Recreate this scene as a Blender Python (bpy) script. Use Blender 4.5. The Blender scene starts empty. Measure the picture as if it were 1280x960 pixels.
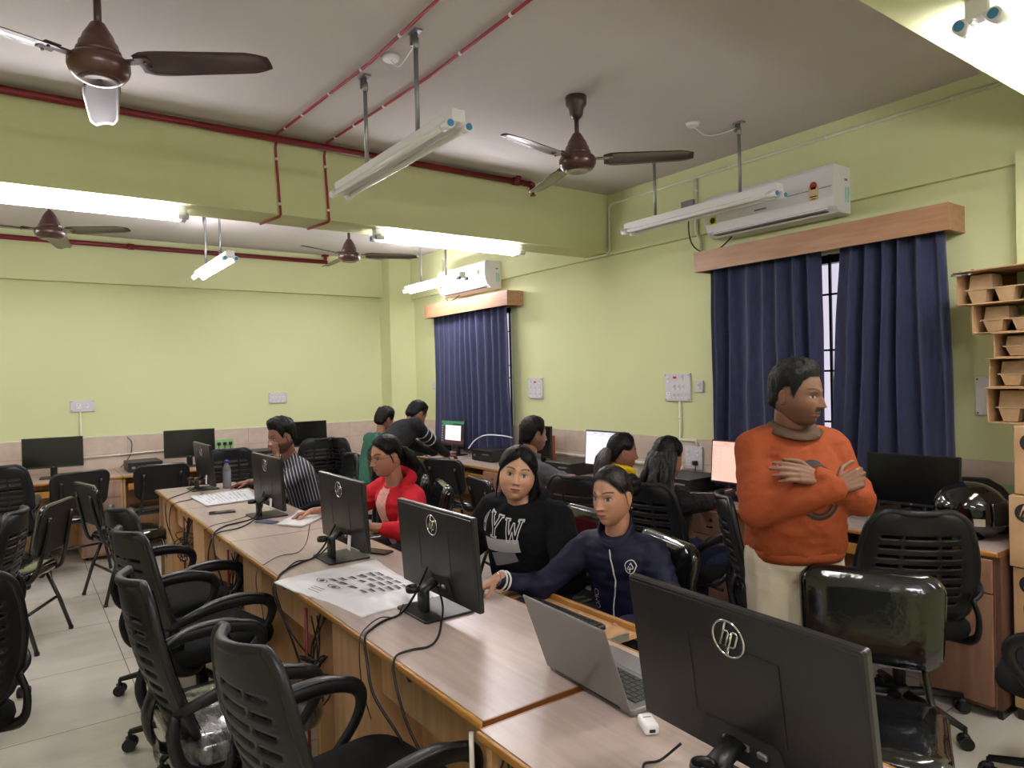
import bpy, bmesh, math, random
import numpy as np
from mathutils import Vector, Matrix, noise
random.seed(7)
PI = math.pi
SC = bpy.context.scene
COL = SC.collection
V = Vector

def srgb(h):
    if isinstance(h, str):
        h = h.lstrip('#'); c = [int(h[i:i+2], 16) / 255 for i in (0, 2, 4)]
    else:
        c = [v / 255 for v in h]
    return tuple(v / 12.92 if v <= 0.04045 else ((v + 0.055) / 1.055) ** 2.4 for v in c)

MATS = {}
def mat(name, col, rough=0.6, metal=0.0, col2=None, nscale=8.0, stretch=(1, 1, 1), bump=0.0, bscale=60.0,
        emit=None, estr=0.0, coat=0.0, spec=0.5, alpha=1.0, trans=0.0, detail=4.0, sheen=0.0, attr=None, ior=None, bstretch=None, coord='Object'):
    if name in MATS: return MATS[name]
    m = bpy.data.materials.new(name); m.use_nodes = True
    nt = m.node_tree; b = nt.nodes['Principled BSDF']
    c = srgb(col) if not (isinstance(col, tuple) and max(col) <= 1.0) else col
    b.inputs['Base Color'].default_value = (*c, 1)
    b.inputs['Roughness'].default_value = rough
    b.inputs['Metallic'].default_value = metal
    b.inputs['Specular IOR Level'].default_value = spec
    b.inputs['Coat Weight'].default_value = coat
    b.inputs['Coat Roughness'].default_value = 0.08
    b.inputs['Alpha'].default_value = alpha
    b.inputs['Transmission Weight'].default_value = trans
    b.inputs['Sheen Weight'].default_value = sheen
    if ior: b.inputs['IOR'].default_value = ior
    tc = nt.nodes.new('ShaderNodeTexCoord')
    def mapped(st):
        mp = nt.nodes.new('ShaderNodeMapping'); mp.inputs['Scale'].default_value = st
        nt.links.new(tc.outputs[coord], mp.inputs['Vector']); return mp.outputs['Vector']
    if attr:
        a = nt.nodes.new('ShaderNodeAttribute'); a.attribute_name = attr
        nt.links.new(a.outputs['Color'], b.inputs['Base Color'])
    elif col2 is not None:
        n = nt.nodes.new('ShaderNodeTexNoise'); n.inputs['Scale'].default_value = nscale; n.inputs['Detail'].default_value = detail
        nt.links.new(mapped(stretch), n.inputs['Vector'])
        r = nt.nodes.new('ShaderNodeValToRGB')
        r.color_ramp.elements[0].position = 0.35; r.color_ramp.elements[1].position = 0.65
        r.color_ramp.elements[0].color = (*c, 1); r.color_ramp.elements[1].color = (*srgb(col2), 1)
        nt.links.new(n.outputs['Fac'], r.inputs['Fac']); nt.links.new(r.outputs['Color'], b.inputs['Base Color'])
    if bump:
        n = nt.nodes.new('ShaderNodeTexNoise'); n.inputs['Scale'].default_value = bscale; n.inputs['Detail'].default_value = 3
        nt.links.new(mapped(bstretch or (1, 1, 1)), n.inputs['Vector'])
        bp = nt.nodes.new('ShaderNodeBump'); bp.inputs['Strength'].default_value = bump; bp.inputs['Distance'].default_value = 0.01
        nt.links.new(n.outputs['Fac'], bp.inputs['Height']); nt.links.new(bp.outputs['Normal'], b.inputs['Normal'])
    if emit is not None:
        b.inputs['Emission Color'].default_value = (*srgb(emit), 1); b.inputs['Emission Strength'].default_value = estr
    MATS[name] = m
    return m

def rotz(a): return Matrix.Rotation(a, 4, 'Z')
def euler(rx=0, ry=0, rz=0): return Matrix.Rotation(rz, 4, 'Z') @ Matrix.Rotation(ry, 4, 'Y') @ Matrix.Rotation(rx, 4, 'X')
def T(x, y=None, z=None): return Matrix.Translation(V(x) if y is None else V((x, y, z)))

def catmull(pts, sub=6, closed=False):
    pts = [V(p) for p in pts]; n = len(pts); out = []
    rng = range(n if closed else n - 1)
    for i in rng:
        p1, p2 = pts[i], pts[(i + 1) % n]
        p0 = pts[i - 1] if (closed or i > 0) else p1 * 2 - p2
        p3 = pts[(i + 2) % n] if (closed or i + 2 < n) else p2 * 2 - p1
        for k in range(sub):
            t = k / sub
            out.append(0.5 * ((2 * p1) + (-p0 + p2) * t + (2 * p0 - 5 * p1 + 4 * p2 - p3) * t * t + (-p0 + 3 * p1 - 3 * p2 + p3) * t ** 3))
    if not closed: out.append(pts[-1])
    return out

def rrect(w, h, r, n=5):
    """rounded rectangle outline, counter-clockwise, centred"""
    out = []
    for cx, cy, a0 in ((w/2-r, h/2-r, 0), (-w/2+r, h/2-r, PI/2), (-w/2+r, -h/2+r, PI), (w/2-r, -h/2+r, 1.5*PI)):
        for k in range(n + 1):
            a = a0 + PI / 2 * k / n
            out.append((cx + r * math.cos(a), cy + r * math.sin(a)))
    return out

class MB:
    """collects shapes into one mesh; self.mi is the material slot of what is added next, self.M a transform"""
    def __init__(s, M=None):
        s.v = []; s.f = []; s.fm = []; s.fs = []; s.mi = 0; s.M = M or Matrix.Identity(4); s.sm = False
    def raw(s, vs, fs, M=None, smooth=None):
        mm = s.M @ M if M is not None else s.M
        o = len(s.v); s.v += [mm @ V(p) for p in vs]
        flip = mm.determinant() < 0
        for f in fs:
            g = [i + o for i in f]; s.f.append(g[::-1] if flip else g); s.fm.append(s.mi); s.fs.append(s.sm if smooth is None else smooth)
        return s
    def box(s, c, d, M=None, bev=0.0, seg=1):
        if bev > 0:
            bm = bmesh.new(); bmesh.ops.create_cube(bm, size=1.0)
            for v in bm.verts: v.co = V((v.co.x * d[0], v.co.y * d[1], v.co.z * d[2]))
            bmesh.ops.bevel(bm, geom=bm.edges[:], offset=min(bev, min(d) * 0.49), segments=seg, affect='EDGES', profile=0.5)
            bm.verts.index_update()
            vs = [V(c) + v.co for v in bm.verts]; fs = [[v.index for v in f.verts] for f in bm.faces]; bm.free()
            return s.raw(vs, fs, M, smooth=seg > 1)
        x, y, z = c; a, b, e = d[0] / 2, d[1] / 2, d[2] / 2
        vs = [(x+i*a, y+j*b, z+k*e) for i in (-1, 1) for j in (-1, 1) for k in (-1, 1)]
        return s.raw(vs, [(0,1,3,2), (4,6,7,5), (0,4,5,1), (2,3,7,6), (0,2,6,4), (1,5,7,3)], M, smooth=False)
    def bx(s, x0, x1, y0, y1, z0, z1, **k):
        return s.box(((x0+x1)/2, (y0+y1)/2, (z0+z1)/2), (abs(x1-x0), abs(y1-y0), abs(z1-z0)), **k)
    def loft(s, rings, cap=True, closed=False, smooth=True, M=None):
        n = len(rings[0]); vs = [p for r in rings for p in r]; fs = []
        R = len(rings)
        for i in range(R if closed else R - 1):
            a, b = i * n, ((i + 1) % R) * n
            for k in range(n):
                fs.append((a + k, a + (k + 1) % n, b + (k + 1) % n, b + k))
        if cap and not closed:
            fs.append(tuple(range(n))[::-1]); fs.append(tuple(range((R-1)*n, R*n)))
        s.raw(vs, fs, M, smooth)
        if cap and not closed:
            s.fs[-1] = False; s.fs[-2] = False
        return s
    def cyl(s, p0, p1, r0, r1=None, n=16, cap=True, M=None, smooth=True):
        return s.tube([p0, p1], [r0, r0 if r1 is None else r1], n=n, cap=cap, M=M, smooth=smooth)
    def tube(s, pts, r, n=8, cap=True, closed=False, flat=None, up=None, M=None, smooth=True, sub=0):
        """sweep; r number or list; flat=(a,b) multiplies the section along up-ish / sideways"""
        if sub: 
            m0 = len(pts); pts = catmull(pts, sub, closed)
            if isinstance(r, (list, tuple)):
                r = [r[min(int(i/sub), m0-1)] + ((r[min(int(i/sub)+1, m0-1)] - r[min(int(i/sub), m0-1)]) * ((i % sub)/sub)) for i in range(len(pts))]
        pts = [V(p) for p in pts]; L = len(pts); rings = []
        u = V(up) if up else None
        pn = None
        for i, p in enumerate(pts):
            a = pts[i-1] if (i > 0 or closed) else p; b = pts[(i+1) % L] if (i < L-1 or closed) else p
            t = (b - a)
            if t.length < 1e-9: t = V((0, 0, 1))
            t.normalize()
            if u is not None: nrm = u - t * u.dot(t)
            else:
                if pn is None:
                    ref = V((0, 0, 1)) if abs(t.z) < 0.9 else V((1, 0, 0)); nrm = ref - t * ref.dot(t)
                else: nrm = pn - t * pn.dot(t)
            if nrm.length < 1e-6: nrm = t.orthogonal()
            nrm.normalize(); pn = nrm; bi = t.cross(nrm)
            rr = r[i] if isinstance(r, (list, tuple)) else r
            fa, fb = flat or (1, 1)
            rings.append([p + nrm * (math.sin(2*PI*k/n) * rr * fa) + bi * (math.cos(2*PI*k/n) * rr * fb) for k in range(n)])
        # section runs clockwise seen along t -> reverse for outward normals
        rings = [q[::-1] for q in rings]
        return s.loft(rings, cap, closed, smooth, M)
    def lathe(s, prof, c=(0, 0, 0), n=24, M=None, smooth=True):
        rings = [[(c[0] + r * math.cos(2*PI*k/n), c[1] + r * math.sin(2*PI*k/n), c[2] + z) for k in range(n)] for r, z in prof]
        return s.loft(rings, True, False, smooth, M)
    def prism(s, out, z0, z1, M=None, bev=0.0, smooth=False):
        """outline in xy extruded along z with softened rims"""
        if bev:
            n = len(out); cx = sum(p[0] for p in out)/n; cy = sum(p[1] for p in out)/n
            def ins(d):
                res = []
                for i in range(n):
                    a = V((*out[i-1], 0)); p = V((*out[i], 0)); b = V((*out[(i+1) % n], 0))
                    t = (b - a).normalized(); nn = V((t.y, -t.x, 0)); q = p - nn * d; res.append((q.x, q.y))
                return res
            ps = [(ins(bev), z0), (ins(bev*0.3), z0 + bev*0.3), (out, z0 + bev), (out, z1 - bev), (ins(bev*0.3), z1 - bev*0.3), (ins(bev), z1)]
        else: ps = [(out, z0), (out, z1)]
        return s.loft([[(x, y, z) for x, y in o] for o, z in ps], True, False, smooth or bool(bev), M)
    def ell(s, c, r, n=20, m=12, M=None):
        rings = []
        for i in range(m + 1):
            a = -PI/2 + PI * i / m; q = max(math.cos(a), 0.02)
            rings.append([(c[0] + r[0]*q*math.cos(2*PI*k/n), c[1] + r[1]*q*math.sin(2*PI*k/n), c[2] + r[2]*math.sin(a)) for k in range(n)])
        return s.loft(rings, True, False, True, M)
    def grid(s, fn, nu, nv, M=None, smooth=True, skip=None, thick=0.0):
        vs = [fn(i/nu, j/nv) for j in range(nv+1) for i in range(nu+1)]
        fs = []
        for j in range(nv):
            for i in range(nu):
                if skip and skip(i, j): continue
                a = j*(nu+1)+i; fs.append((a, a+1, a+nu+2, a+nu+1))
        return s.raw(vs, fs, M, smooth)
    def text(s, body, size, M, ext=0.0005, align='CENTER', shear=0.0):
        cu = bpy.data.curves.new('lettering', 'FONT'); cu.body = body; cu.size = size; cu.extrude = ext; cu.align_x = align; cu.align_y = 'CENTER'; cu.shear = shear
        cu.resolution_u = 3
        o = bpy.data.objects.new('lettering', cu); COL.objects.link(o)
        dg = bpy.context.evaluated_depsgraph_get(); me = bpy.data.meshes.new_from_object(o.evaluated_get(dg))
        s.raw([v.co.copy() for v in me.vertices], [list(p.vertices) for p in me.polygons], M, smooth=False)
        bpy.data.objects.remove(o); bpy.data.curves.remove(cu); bpy.data.meshes.remove(me)
        return s
    def build(s, name, mats, parent=None, solid=0.0, sub=0, keep_world=False, offset=-1.0):
        me = bpy.data.meshes.new(name); me.from_pydata([tuple(p) for p in s.v], [], s.f); 
        me.polygons.foreach_set('material_index', s.fm); me.polygons.foreach_set('use_smooth', s.fs); me.update()
        if not isinstance(mats, (list, tuple)): mats = [mats]
        for m in mats: me.materials.append(m)
        o = bpy.data.objects.new(name, me); COL.objects.link(o)
        if parent is not None:
            o.parent = parent
            if keep_world: o.matrix_parent_inverse = world_of(parent).inverted()
        if solid:
            md = o.modifiers.new('solid', 'SOLIDIFY'); md.thickness = solid; md.offset = offset
        if sub:
            md = o.modifiers.new('smooth', 'SUBSURF'); md.levels = sub; md.render_levels = sub
        return o

def world_of(o):
    m = Matrix.LocRotScale(o.location, o.rotation_euler, o.scale)
    if o.parent is not None: m = world_of(o.parent) @ o.matrix_parent_inverse @ m
    return m
def tag(o, label=None, cat=None, group=None, kind=None):
    if label: o['label'] = label
    if cat: o['category'] = cat
    if group: o['group'] = group
    if kind: o['kind'] = kind
    return o
def thing(name, label, cat, loc=(0, 0, 0), rz=0.0, group=None):
    o = bpy.data.objects.new(name, None); COL.objects.link(o); o.location = loc; o.rotation_euler = (0, 0, rz); o.empty_display_size = 0.1
    return tag(o, label, cat, group)
def struct(name, mb, m, **k):
    o = mb.build(name, m, **k); o['kind'] = 'structure'; return o
def dup(root, loc, rz, label=None, group=None, swap=None):
    r = root.copy(); COL.objects.link(r); r.location = loc; r.rotation_euler = (0, 0, rz)
    if label: r['label'] = label
    if group: r['group'] = group
    def rec(src, dst):
        for ch in list(src.children):
            c = ch.copy(); COL.objects.link(c); c.parent = dst; rec(ch, c)
    rec(root, r)
    return r
def origin_to(o, base):
    """moves a top-level mesh's origin to base without moving its shape"""
    b = V(base); o.data.transform(T(-b)); o.location = b

# ------------------------------------------------------------------ camera (a hand-held phone at eye height)
CAM_H = 1.58
def make_camera():
    y, p, r = math.radians(35.734), math.radians(-0.585), math.radians(-1.394)
    F = V((math.sin(y)*math.cos(p), math.cos(y)*math.cos(p), math.sin(p))); R = V((math.cos(y), -math.sin(y), 0)); U = R.cross(F)
    R2 = R*math.cos(r) + U*math.sin(r); U2 = R2.cross(F)
    cd = bpy.data.cameras.new('camera'); cd.sensor_width = 36; cd.lens = 865.7/1280*36; cd.clip_start = 0.05
    o = bpy.data.objects.new('camera', cd); COL.objects.link(o)
    m = Matrix((R2, U2, -F)).transposed().to_4x4(); m.translation = V((0, 0, CAM_H)); o.matrix_world = m
    SC.camera = o
make_camera()

# ------------------------------------------------------------------ materials
WALLP = mat('wall_paint', (212, 217, 167), 0.75, col2=(209, 214, 163), nscale=1.2, bump=0.03, bscale=90)
CEILP = mat('ceiling_paint', (196, 190, 186), 0.85, col2=(190, 184, 180), nscale=0.8)
WHITEP = mat('white_plastic', (226, 226, 226), 0.4)
OFFWH = mat('offwhite_conduit', (222, 220, 200), 0.45)
BLACKP = mat('black_plastic', (18, 19, 20), 0.42, bump=0.05, bscale=400)
BLACKM = mat('black_metal', (20, 20, 22), 0.35, metal=0.3)
CHAIRP = mat('chair_plastic', (23, 24, 26), 0.42, bump=0.04, bscale=300, spec=.35)
FABRIC = mat('black_mesh_fabric', (13, 14, 15), 0.9, spec=.25, col2=(18, 19, 20), nscale=180, bump=0.3, bscale=500)
VINYL = mat('black_vinyl_in_plastic_wrap', (16, 17, 20), 0.13, bump=0.35, bscale=14, coat=0.7)
VINYLM = mat('black_vinyl_back', (13, 13, 14), 0.55, bump=0.05, bscale=120)
RED = mat('red_pipe_paint', (112, 17, 25), 0.4)
REDC = mat('red_conduit', (150, 34, 42), 0.45)
BROWN = mat('fan_brown', (64, 40, 36), 0.35, coat=0.3)
BROWN2 = mat('fan_motor_brown', (80, 50, 42), 0.32, coat=0.4)
STEEL = mat('galvanised_steel', (150, 150, 150), 0.35, metal=0.7)
CHROME = mat('chrome', (205, 205, 205), 0.15, metal=1.0)
WOODT = mat('desk_laminate_top', (185, 169, 161), 0.28, col2=(172, 154, 145), nscale=3.0, stretch=(14, 1.2, 4), detail=6)
WOODTX = mat('desk_laminate_top_cross', (182, 165, 153), 0.3, col2=(170, 150, 138), nscale=3.0, stretch=(1.2, 14, 4), detail=6)
EDGE = mat('desk_edge_band', (180, 130, 62), 0.35, col2=(160, 112, 54), nscale=6)
EDGEB = mat('desk_end_band', (150, 96, 50), 0.35, col2=(132, 82, 42), nscale=6)
WOODP = mat('desk_panel', (197, 158, 116), 0.45, col2=(181, 140, 98), nscale=3, stretch=(10, 10, 0.9), detail=6)
WOODR = mat('cabinet_front', (168, 140, 122), 0.4, col2=(150, 120, 102), nscale=3, stretch=(9, 9, 0.7), detail=6)
WOODD = mat('cabinet_side_dark', (112, 80, 64), 0.45, col2=(98, 68, 54), nscale=3, stretch=(10, 10, 0.9), detail=6)
WOODB = mat('cabinet_front_brown', (160, 122, 100), 0.4, col2=(144, 106, 84), nscale=3, stretch=(9, 9, 0.7), detail=6)
WOODPEL = mat('pelmet_wood', (176, 136, 104), 0.45, col2=(160, 118, 86), nscale=4, stretch=(10, 0.8, 10), detail=6)
CARD = mat('cardboard', (190, 154, 114), 0.8, col2=(180, 144, 104), nscale=5)
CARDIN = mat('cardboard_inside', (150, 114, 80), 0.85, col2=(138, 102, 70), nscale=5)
PULP = mat('moulded_pulp', (178, 150, 116), 0.9, col2=(166, 138, 104), nscale=20, bump=0.15, bscale=150)
CABLE = mat('black_cable', (16, 16, 17), 0.45)
GLASS = mat('window_glass', (235, 240, 240), 0.05, trans=1.0, ior=1.02, spec=0.3)
CURT = mat('navy_curtain_cloth', (42, 48, 84), 0.8, col2=(34, 39, 72), nscale=40, stretch=(1, 1, 0.3), bump=0.25, bscale=260, sheen=0.3)
PAPER = mat('paper_white', (225, 225, 225), 0.6)
INK = mat('ink_black', (30, 30, 34), 0.6)
ACW = mat('ac_white', (228, 228, 232), 0.3)
GREYP = mat('grey_plastic', (120, 122, 126), 0.4)
BLUECAP = mat('blue_cap', (60, 130, 175), 0.45)
TUBEOFF = mat('tube_off', (232, 232, 230), 0.25)
TUBEON = mat('tube_lit', (255, 255, 255), 0.4, emit=(253, 247, 255), estr=30.0)
MESHF = mat('see_through_mesh', (16, 17, 19), 0.9, alpha=.90, spec=.2, bump=0.3, bscale=500)
# ------------------------------------------------------------------ the room
XR, YB, ZC = 4.12, 8.08, 3.08
XL, YF = -3.4, -3.2
def tile_floor():
    m = bpy.data.materials.new('floor_tiles'); m.use_nodes = True; nt = m.node_tree; b = nt.nodes['Principled BSDF']
    tc = nt.nodes.new('ShaderNodeTexCoord'); mp = nt.nodes.new('ShaderNodeMapping'); mp.inputs['Location'].default_value = (-0.48 + 0.8, -3.79 + 0.79 * 10, 0)
    br = nt.nodes.new('ShaderNodeTexBrick'); br.offset = 0; br.squash = 1
    br.inputs['Color1'].default_value = (*srgb((214, 210, 200)), 1); br.inputs['Color2'].default_value = (*srgb((209, 205, 195)), 1)
    br.inputs['Mortar'].default_value = (*srgb((128, 122, 110)), 1)
    br.inputs['Scale'].default_value = 1; br.inputs['Mortar Size'].default_value = 0.0025; br.inputs['Mortar Smooth'].default_value = 0.1
    br.inputs['Brick Width'].default_value = 0.8; br.inputs['Row Height'].default_value = 0.79; br.inputs['Bias'].default_value = 0
    n = nt.nodes.new('ShaderNodeTexNoise'); n.inputs['Scale'].default_value = 2.2; n.inputs['Detail'].default_value = 7
    mp2 = nt.nodes.new('ShaderNodeMapping'); mp2.inputs['Scale'].default_value = (1, 3, 1)
    mx = nt.nodes.new('ShaderNodeMix'); mx.data_type = 'RGBA'; mx.blend_type = 'MULTIPLY'; mx.inputs['Factor'].default_value = 0.35
    rp = nt.nodes.new('ShaderNodeValToRGB'); rp.color_ramp.elements[0].position = 0.35; rp.color_ramp.elements[0].color = (0.72, 0.69, 0.63, 1); rp.color_ramp.elements[1].position = 0.62
    L = nt.links.new
    L(tc.outputs['Object'], mp.inputs['Vector']); L(mp.outputs['Vector'], br.inputs['Vector'])
    L(tc.outputs['Object'], mp2.inputs['Vector']); L(mp2.outputs['Vector'], n.inputs['Vector']); L(n.outputs['Fac'], rp.inputs['Fac'])
    L(br.outputs['Color'], mx.inputs['A']); L(rp.outputs['Color'], mx.inputs['B']); L(mx.outputs['Result'], b.inputs['Base Color'])
    b.inputs['Roughness'].default_value = 0.16; b.inputs['Specular IOR Level'].default_value = 0.5
    return m
def dado_mat():
    m = bpy.data.materials.new('dado_tiles'); m.use_nodes = True; nt = m.node_tree; b = nt.nodes['Principled BSDF']
    tc = nt.nodes.new('ShaderNodeTexCoord'); sx = nt.nodes.new('ShaderNodeSeparateXYZ'); ad = nt.nodes.new('ShaderNodeMath'); ad.operation = 'ADD'
    cb = nt.nodes.new('ShaderNodeCombineXYZ'); br = nt.nodes.new('ShaderNodeTexBrick'); br.offset = 0
    br.inputs['Color1'].default_value = (*srgb((206, 190, 174)), 1); br.inputs['Color2'].default_value = (*srgb((201, 184, 168)), 1); br.inputs['Mortar'].default_value = (*srgb((176, 160, 146)), 1)
    br.inputs['Scale'].default_value = 1; br.inputs['Mortar Size'].default_value = 0.003; br.inputs['Brick Width'].default_value = 0.6; br.inputs['Row Height'].default_value = 0.3; br.inputs['Bias'].default_value = 0
    n = nt.nodes.new('ShaderNodeTexNoise'); n.inputs['Scale'].default_value = 14; n.inputs['Detail'].default_value = 8
    mx = nt.nodes.new('ShaderNodeMix'); mx.data_type = 'RGBA'; mx.blend_type = 'MULTIPLY'; mx.inputs['Factor'].default_value = 0.5
    rp = nt.nodes.new('ShaderNodeValToRGB'); rp.color_ramp.elements[0].position = 0.3; rp.color_ramp.elements[0].color = (0.8, 0.74, 0.68, 1); rp.color_ramp.elements[1].position = 0.6
    L = nt.links.new
    L(tc.outputs['Object'], sx.inputs[0]); L(sx.outputs['X'], ad.inputs[0]); L(sx.outputs['Y'], ad.inputs[1]); L(ad.outputs[0], cb.inputs['X']); L(sx.outputs['Z'], cb.inputs['Y'])
    L(cb.outputs[0], br.inputs['Vector']); L(tc.outputs['Object'], n.inputs['Vector']); L(n.outputs['Fac'], rp.inputs['Fac'])
    L(br.outputs['Color'], mx.inputs['A']); L(rp.outputs['Color'], mx.inputs['B']); L(mx.outputs['Result'], b.inputs['Base Color'])
    b.inputs['Roughness'].default_value = 0.35
    return m
FLOORM, DADO = tile_floor(), dado_mat()
mb = MB(); mb.bx(XL, XR + .2, YF, YB + .2, -0.12, 0); struct('floor', mb, FLOORM)
mb = MB(); mb.bx(XL, XR + .2, YF, YB + .2, ZC, ZC + .15); struct('ceiling', mb, CEILP)
mb = MB(); mb.bx(XL, XR + .2, YB, YB + .2, 0, ZC); struct('wall_back', mb, WALLP)
mb = MB(); mb.bx(XL - .2, XL, YF, YB + .2, 0, ZC); struct('wall_left', mb, WALLP)
mb = MB(); mb.bx(XL - .2, XR + .2, YF - .2, YF, 0, ZC); struct('wall_front', mb, WALLP)
# right wall with two window openings
W1 = (5.72, 7.0, 0.95, 2.3); W2 = (1.72, 3.12, 0.95, 2.3)
mb = MB(); xs = (XR, XR + .2)
ys = [YF, W2[0], W2[1], W1[0], W1[1], YB]
mb.bx(*xs, ys[0], ys[1], 0, ZC); mb.bx(*xs, ys[2], ys[3], 0, ZC); mb.bx(*xs, ys[4], ys[5], 0, ZC)
for w in (W1, W2):
    mb.bx(*xs, w[0], w[1], 0, w[2]); mb.bx(*xs, w[0], w[1], w[3], ZC)
struct('wall_right', mb, WALLP)
# corner columns and beams
mb = MB(); mb.bx(3.78, XR, 7.79, YB, 0, ZC); struct('wall_corner_column', mb, WALLP)
mb = MB(); mb.bx(3.985, XR, 0.78, 1.30, 0, 2.62); struct('wall_near_column', mb, WALLP)
mb = MB(); mb.bx(XL, XR, 4.23, 4.52, 2.60, ZC); struct('ceiling_beam', mb, WALLP)
mb = MB(); mb.bx(XL, XR, 0.66, 0.99, 2.60, ZC); struct('ceiling_beam', mb, WALLP)
mb = MB(); mb.bx(XL, 3.78, 7.98, YB, 2.615, ZC); struct('ceiling_beam', mb, WALLP)
mb = MB(); mb.bx(4.075, XR, 0.99, 7.79, 2.58, ZC); struct('ceiling_beam', mb, WALLP)
# tiled dado with a small ledge
mb = MB(); mb.bx(XL, 3.78, YB - .012, YB, 0, 1.075); mb.bx(3.768, 3.78, 7.79, YB - .012, 0, 1.075); mb.bx(3.768, XR, 7.778, 7.79, 0, 1.075)
struct('trim_1', mb, DADO)
mb = MB(); mb.bx(XL, 3.78, YB - .016, YB, 1.075, 1.085); mb.bx(3.764, 3.78, 7.774, YB - .016, 1.075, 1.085); mb.bx(3.764, XR, 7.774, 7.79, 1.075, 1.085); struct('trim_2', mb, OFFWH)
mb = MB()
for a, b in ((1.30, W2[0]), (W2[1], W1[0]), (W1[1], 7.778)): mb.bx(XR - .012, XR, a, b, 0, 1.085)
for w in (W1, W2): mb.bx(XR - .012, XR, w[0], w[1], 0, w[2])
struct('trim_3', mb, DADO)
# windows: dark frame, glass, grill bars
def window(n, w, bars):
    x = XR + .11; y0, y1, z0, z1 = w
    mb = MB(); t = .05
    mb.bx(x-.03, x+.03, y0, y0+t, z0, z1); mb.bx(x-.03, x+.03, y1-t, y1, z0, z1); mb.bx(x-.03, x+.03, y0, y1, z0, z0+t); mb.bx(x-.03, x+.03, y0, y1, z1-t, z1)
    mb.bx(x-.03, x+.03, y0+.70*(y1-y0)-.025, y0+.70*(y1-y0)+.025, z0, z1)
    o = struct('window_%d' % n, mb, BLACKM)
    g = MB(); g.bx(x+.018, x+.022, y0+t, y1-t, z0+t, z1-t); g.build('pane', GLASS, o)
    b = MB()
    yy = y0 + .1
    while yy < y1: b.bx(x-.06, x-.045, yy-.007, yy+.007, z0, z1); yy += bars
    for zz in (z0+.3, z0+.62, z0+.75, z0+1.1): b.bx(x-.06, x-.045, y0, y1, zz-.006, zz+.006)
    b.build('grill', BLACKM, o)
window(1, W1, .13); window(2, W2, .135)

# ------------------------------------------------------------------ curtains and pelmets
def pelmet(name, label, y0, y1, z0, z1, x0=3.92):
    t = thing(name, label, 'pelmet', (XR, (y0+y1)/2, z0))
    mb = MB(T(-XR, -(y0+y1)/2, -z0))
    mb.bx(x0, x0+.02, y0, y1, z0, z1); mb.build('front_board', WOODPEL, t)
    mb = MB(T(-XR, -(y0+y1)/2, -z0)); mb.bx(x0+.02, XR, y0+.02, y1-.02, z1-.02, z1); mb.build('top_board', WOODPEL, t)
    for a in (y0, y1-.02):
        mb = MB(T(-XR, -(y0+y1)/2, -z0)); mb.bx(x0+.02, XR, a, a+.02, z0, z1); mb.build('end_board', WOODPEL, t)
    mb = MB(T(-XR, -(y0+y1)/2, -z0)); mb.cyl((4.02, y0+.02, z1-.05), (4.02, y1-.02, z1-.05), .012, n=10); mb.build('curtain_rod', STEEL, t)
pelmet('curtain_pelmet', 'long wooden pelmet above the wide navy curtains', 1.575, 3.21, 2.285, 2.425)
pelmet('curtain_pelmet', 'short wooden pelmet above the single navy curtain near the back corner', 5.50, 7.17, 2.285, 2.43)
def curtain(label, top, bot, ztop, zbot, seed, folds, x0=4.02, amp=.052):
    rnd = random.Random(seed)
    ph = [rnd.uniform(0, 6) for _ in range(6)]
    nu, nv = folds * 12, 26
    def fn(u, v):
        y = (top[0]*(1-v)+bot[0]*v) * (1-u) + (top[1]*(1-v)+bot[1]*v) * u
        w = u + .016*math.sin(7*u+ph[0]) + .01*math.sin(17*u+ph[1])
        a = 2*PI*folds*w
        s = math.sin(a); s = math.copysign(abs(s)**.7, s)
        f = amp*(.75+.35*math.sin(5*u+ph[2]))*(.8+.25*v)
        xx = x0 + f*s + .012*math.sin(3.1*v*2+ph[3]+9*u)*v + .008*noise.noise(V((u*9, v*5, seed)))
        yy = y + .012*math.cos(a)*(.6+.4*v) + .01*v*math.sin(8*u+ph[4]+2*v)
        return (xx, yy, ztop*(1-v)+zbot*v)
    mb = MB(); mb.grid(fn, nu, nv)
    o = mb.build('curtain', CURT, solid=.004); origin_to(o, (x0, (top[0]+top[1])/2, zbot)); tag(o, label, 'curtain', None)
    return o
curtain('navy curtain panel hanging beside the seated woman with long curly hair', (3.17, 2.345), (3.19, 2.335), 2.36, .78, 3, 7)
curtain('navy curtain panel hanging behind the black monitor next to the cartons', (2.20, 1.63), (2.31, 1.58), 2.36, .80, 11, 6)
curtain('navy curtain covering the window near the back corner', (7.10, 5.62), (7.10, 5.56), 2.36, .79, 5, 12, amp=.036)

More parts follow.
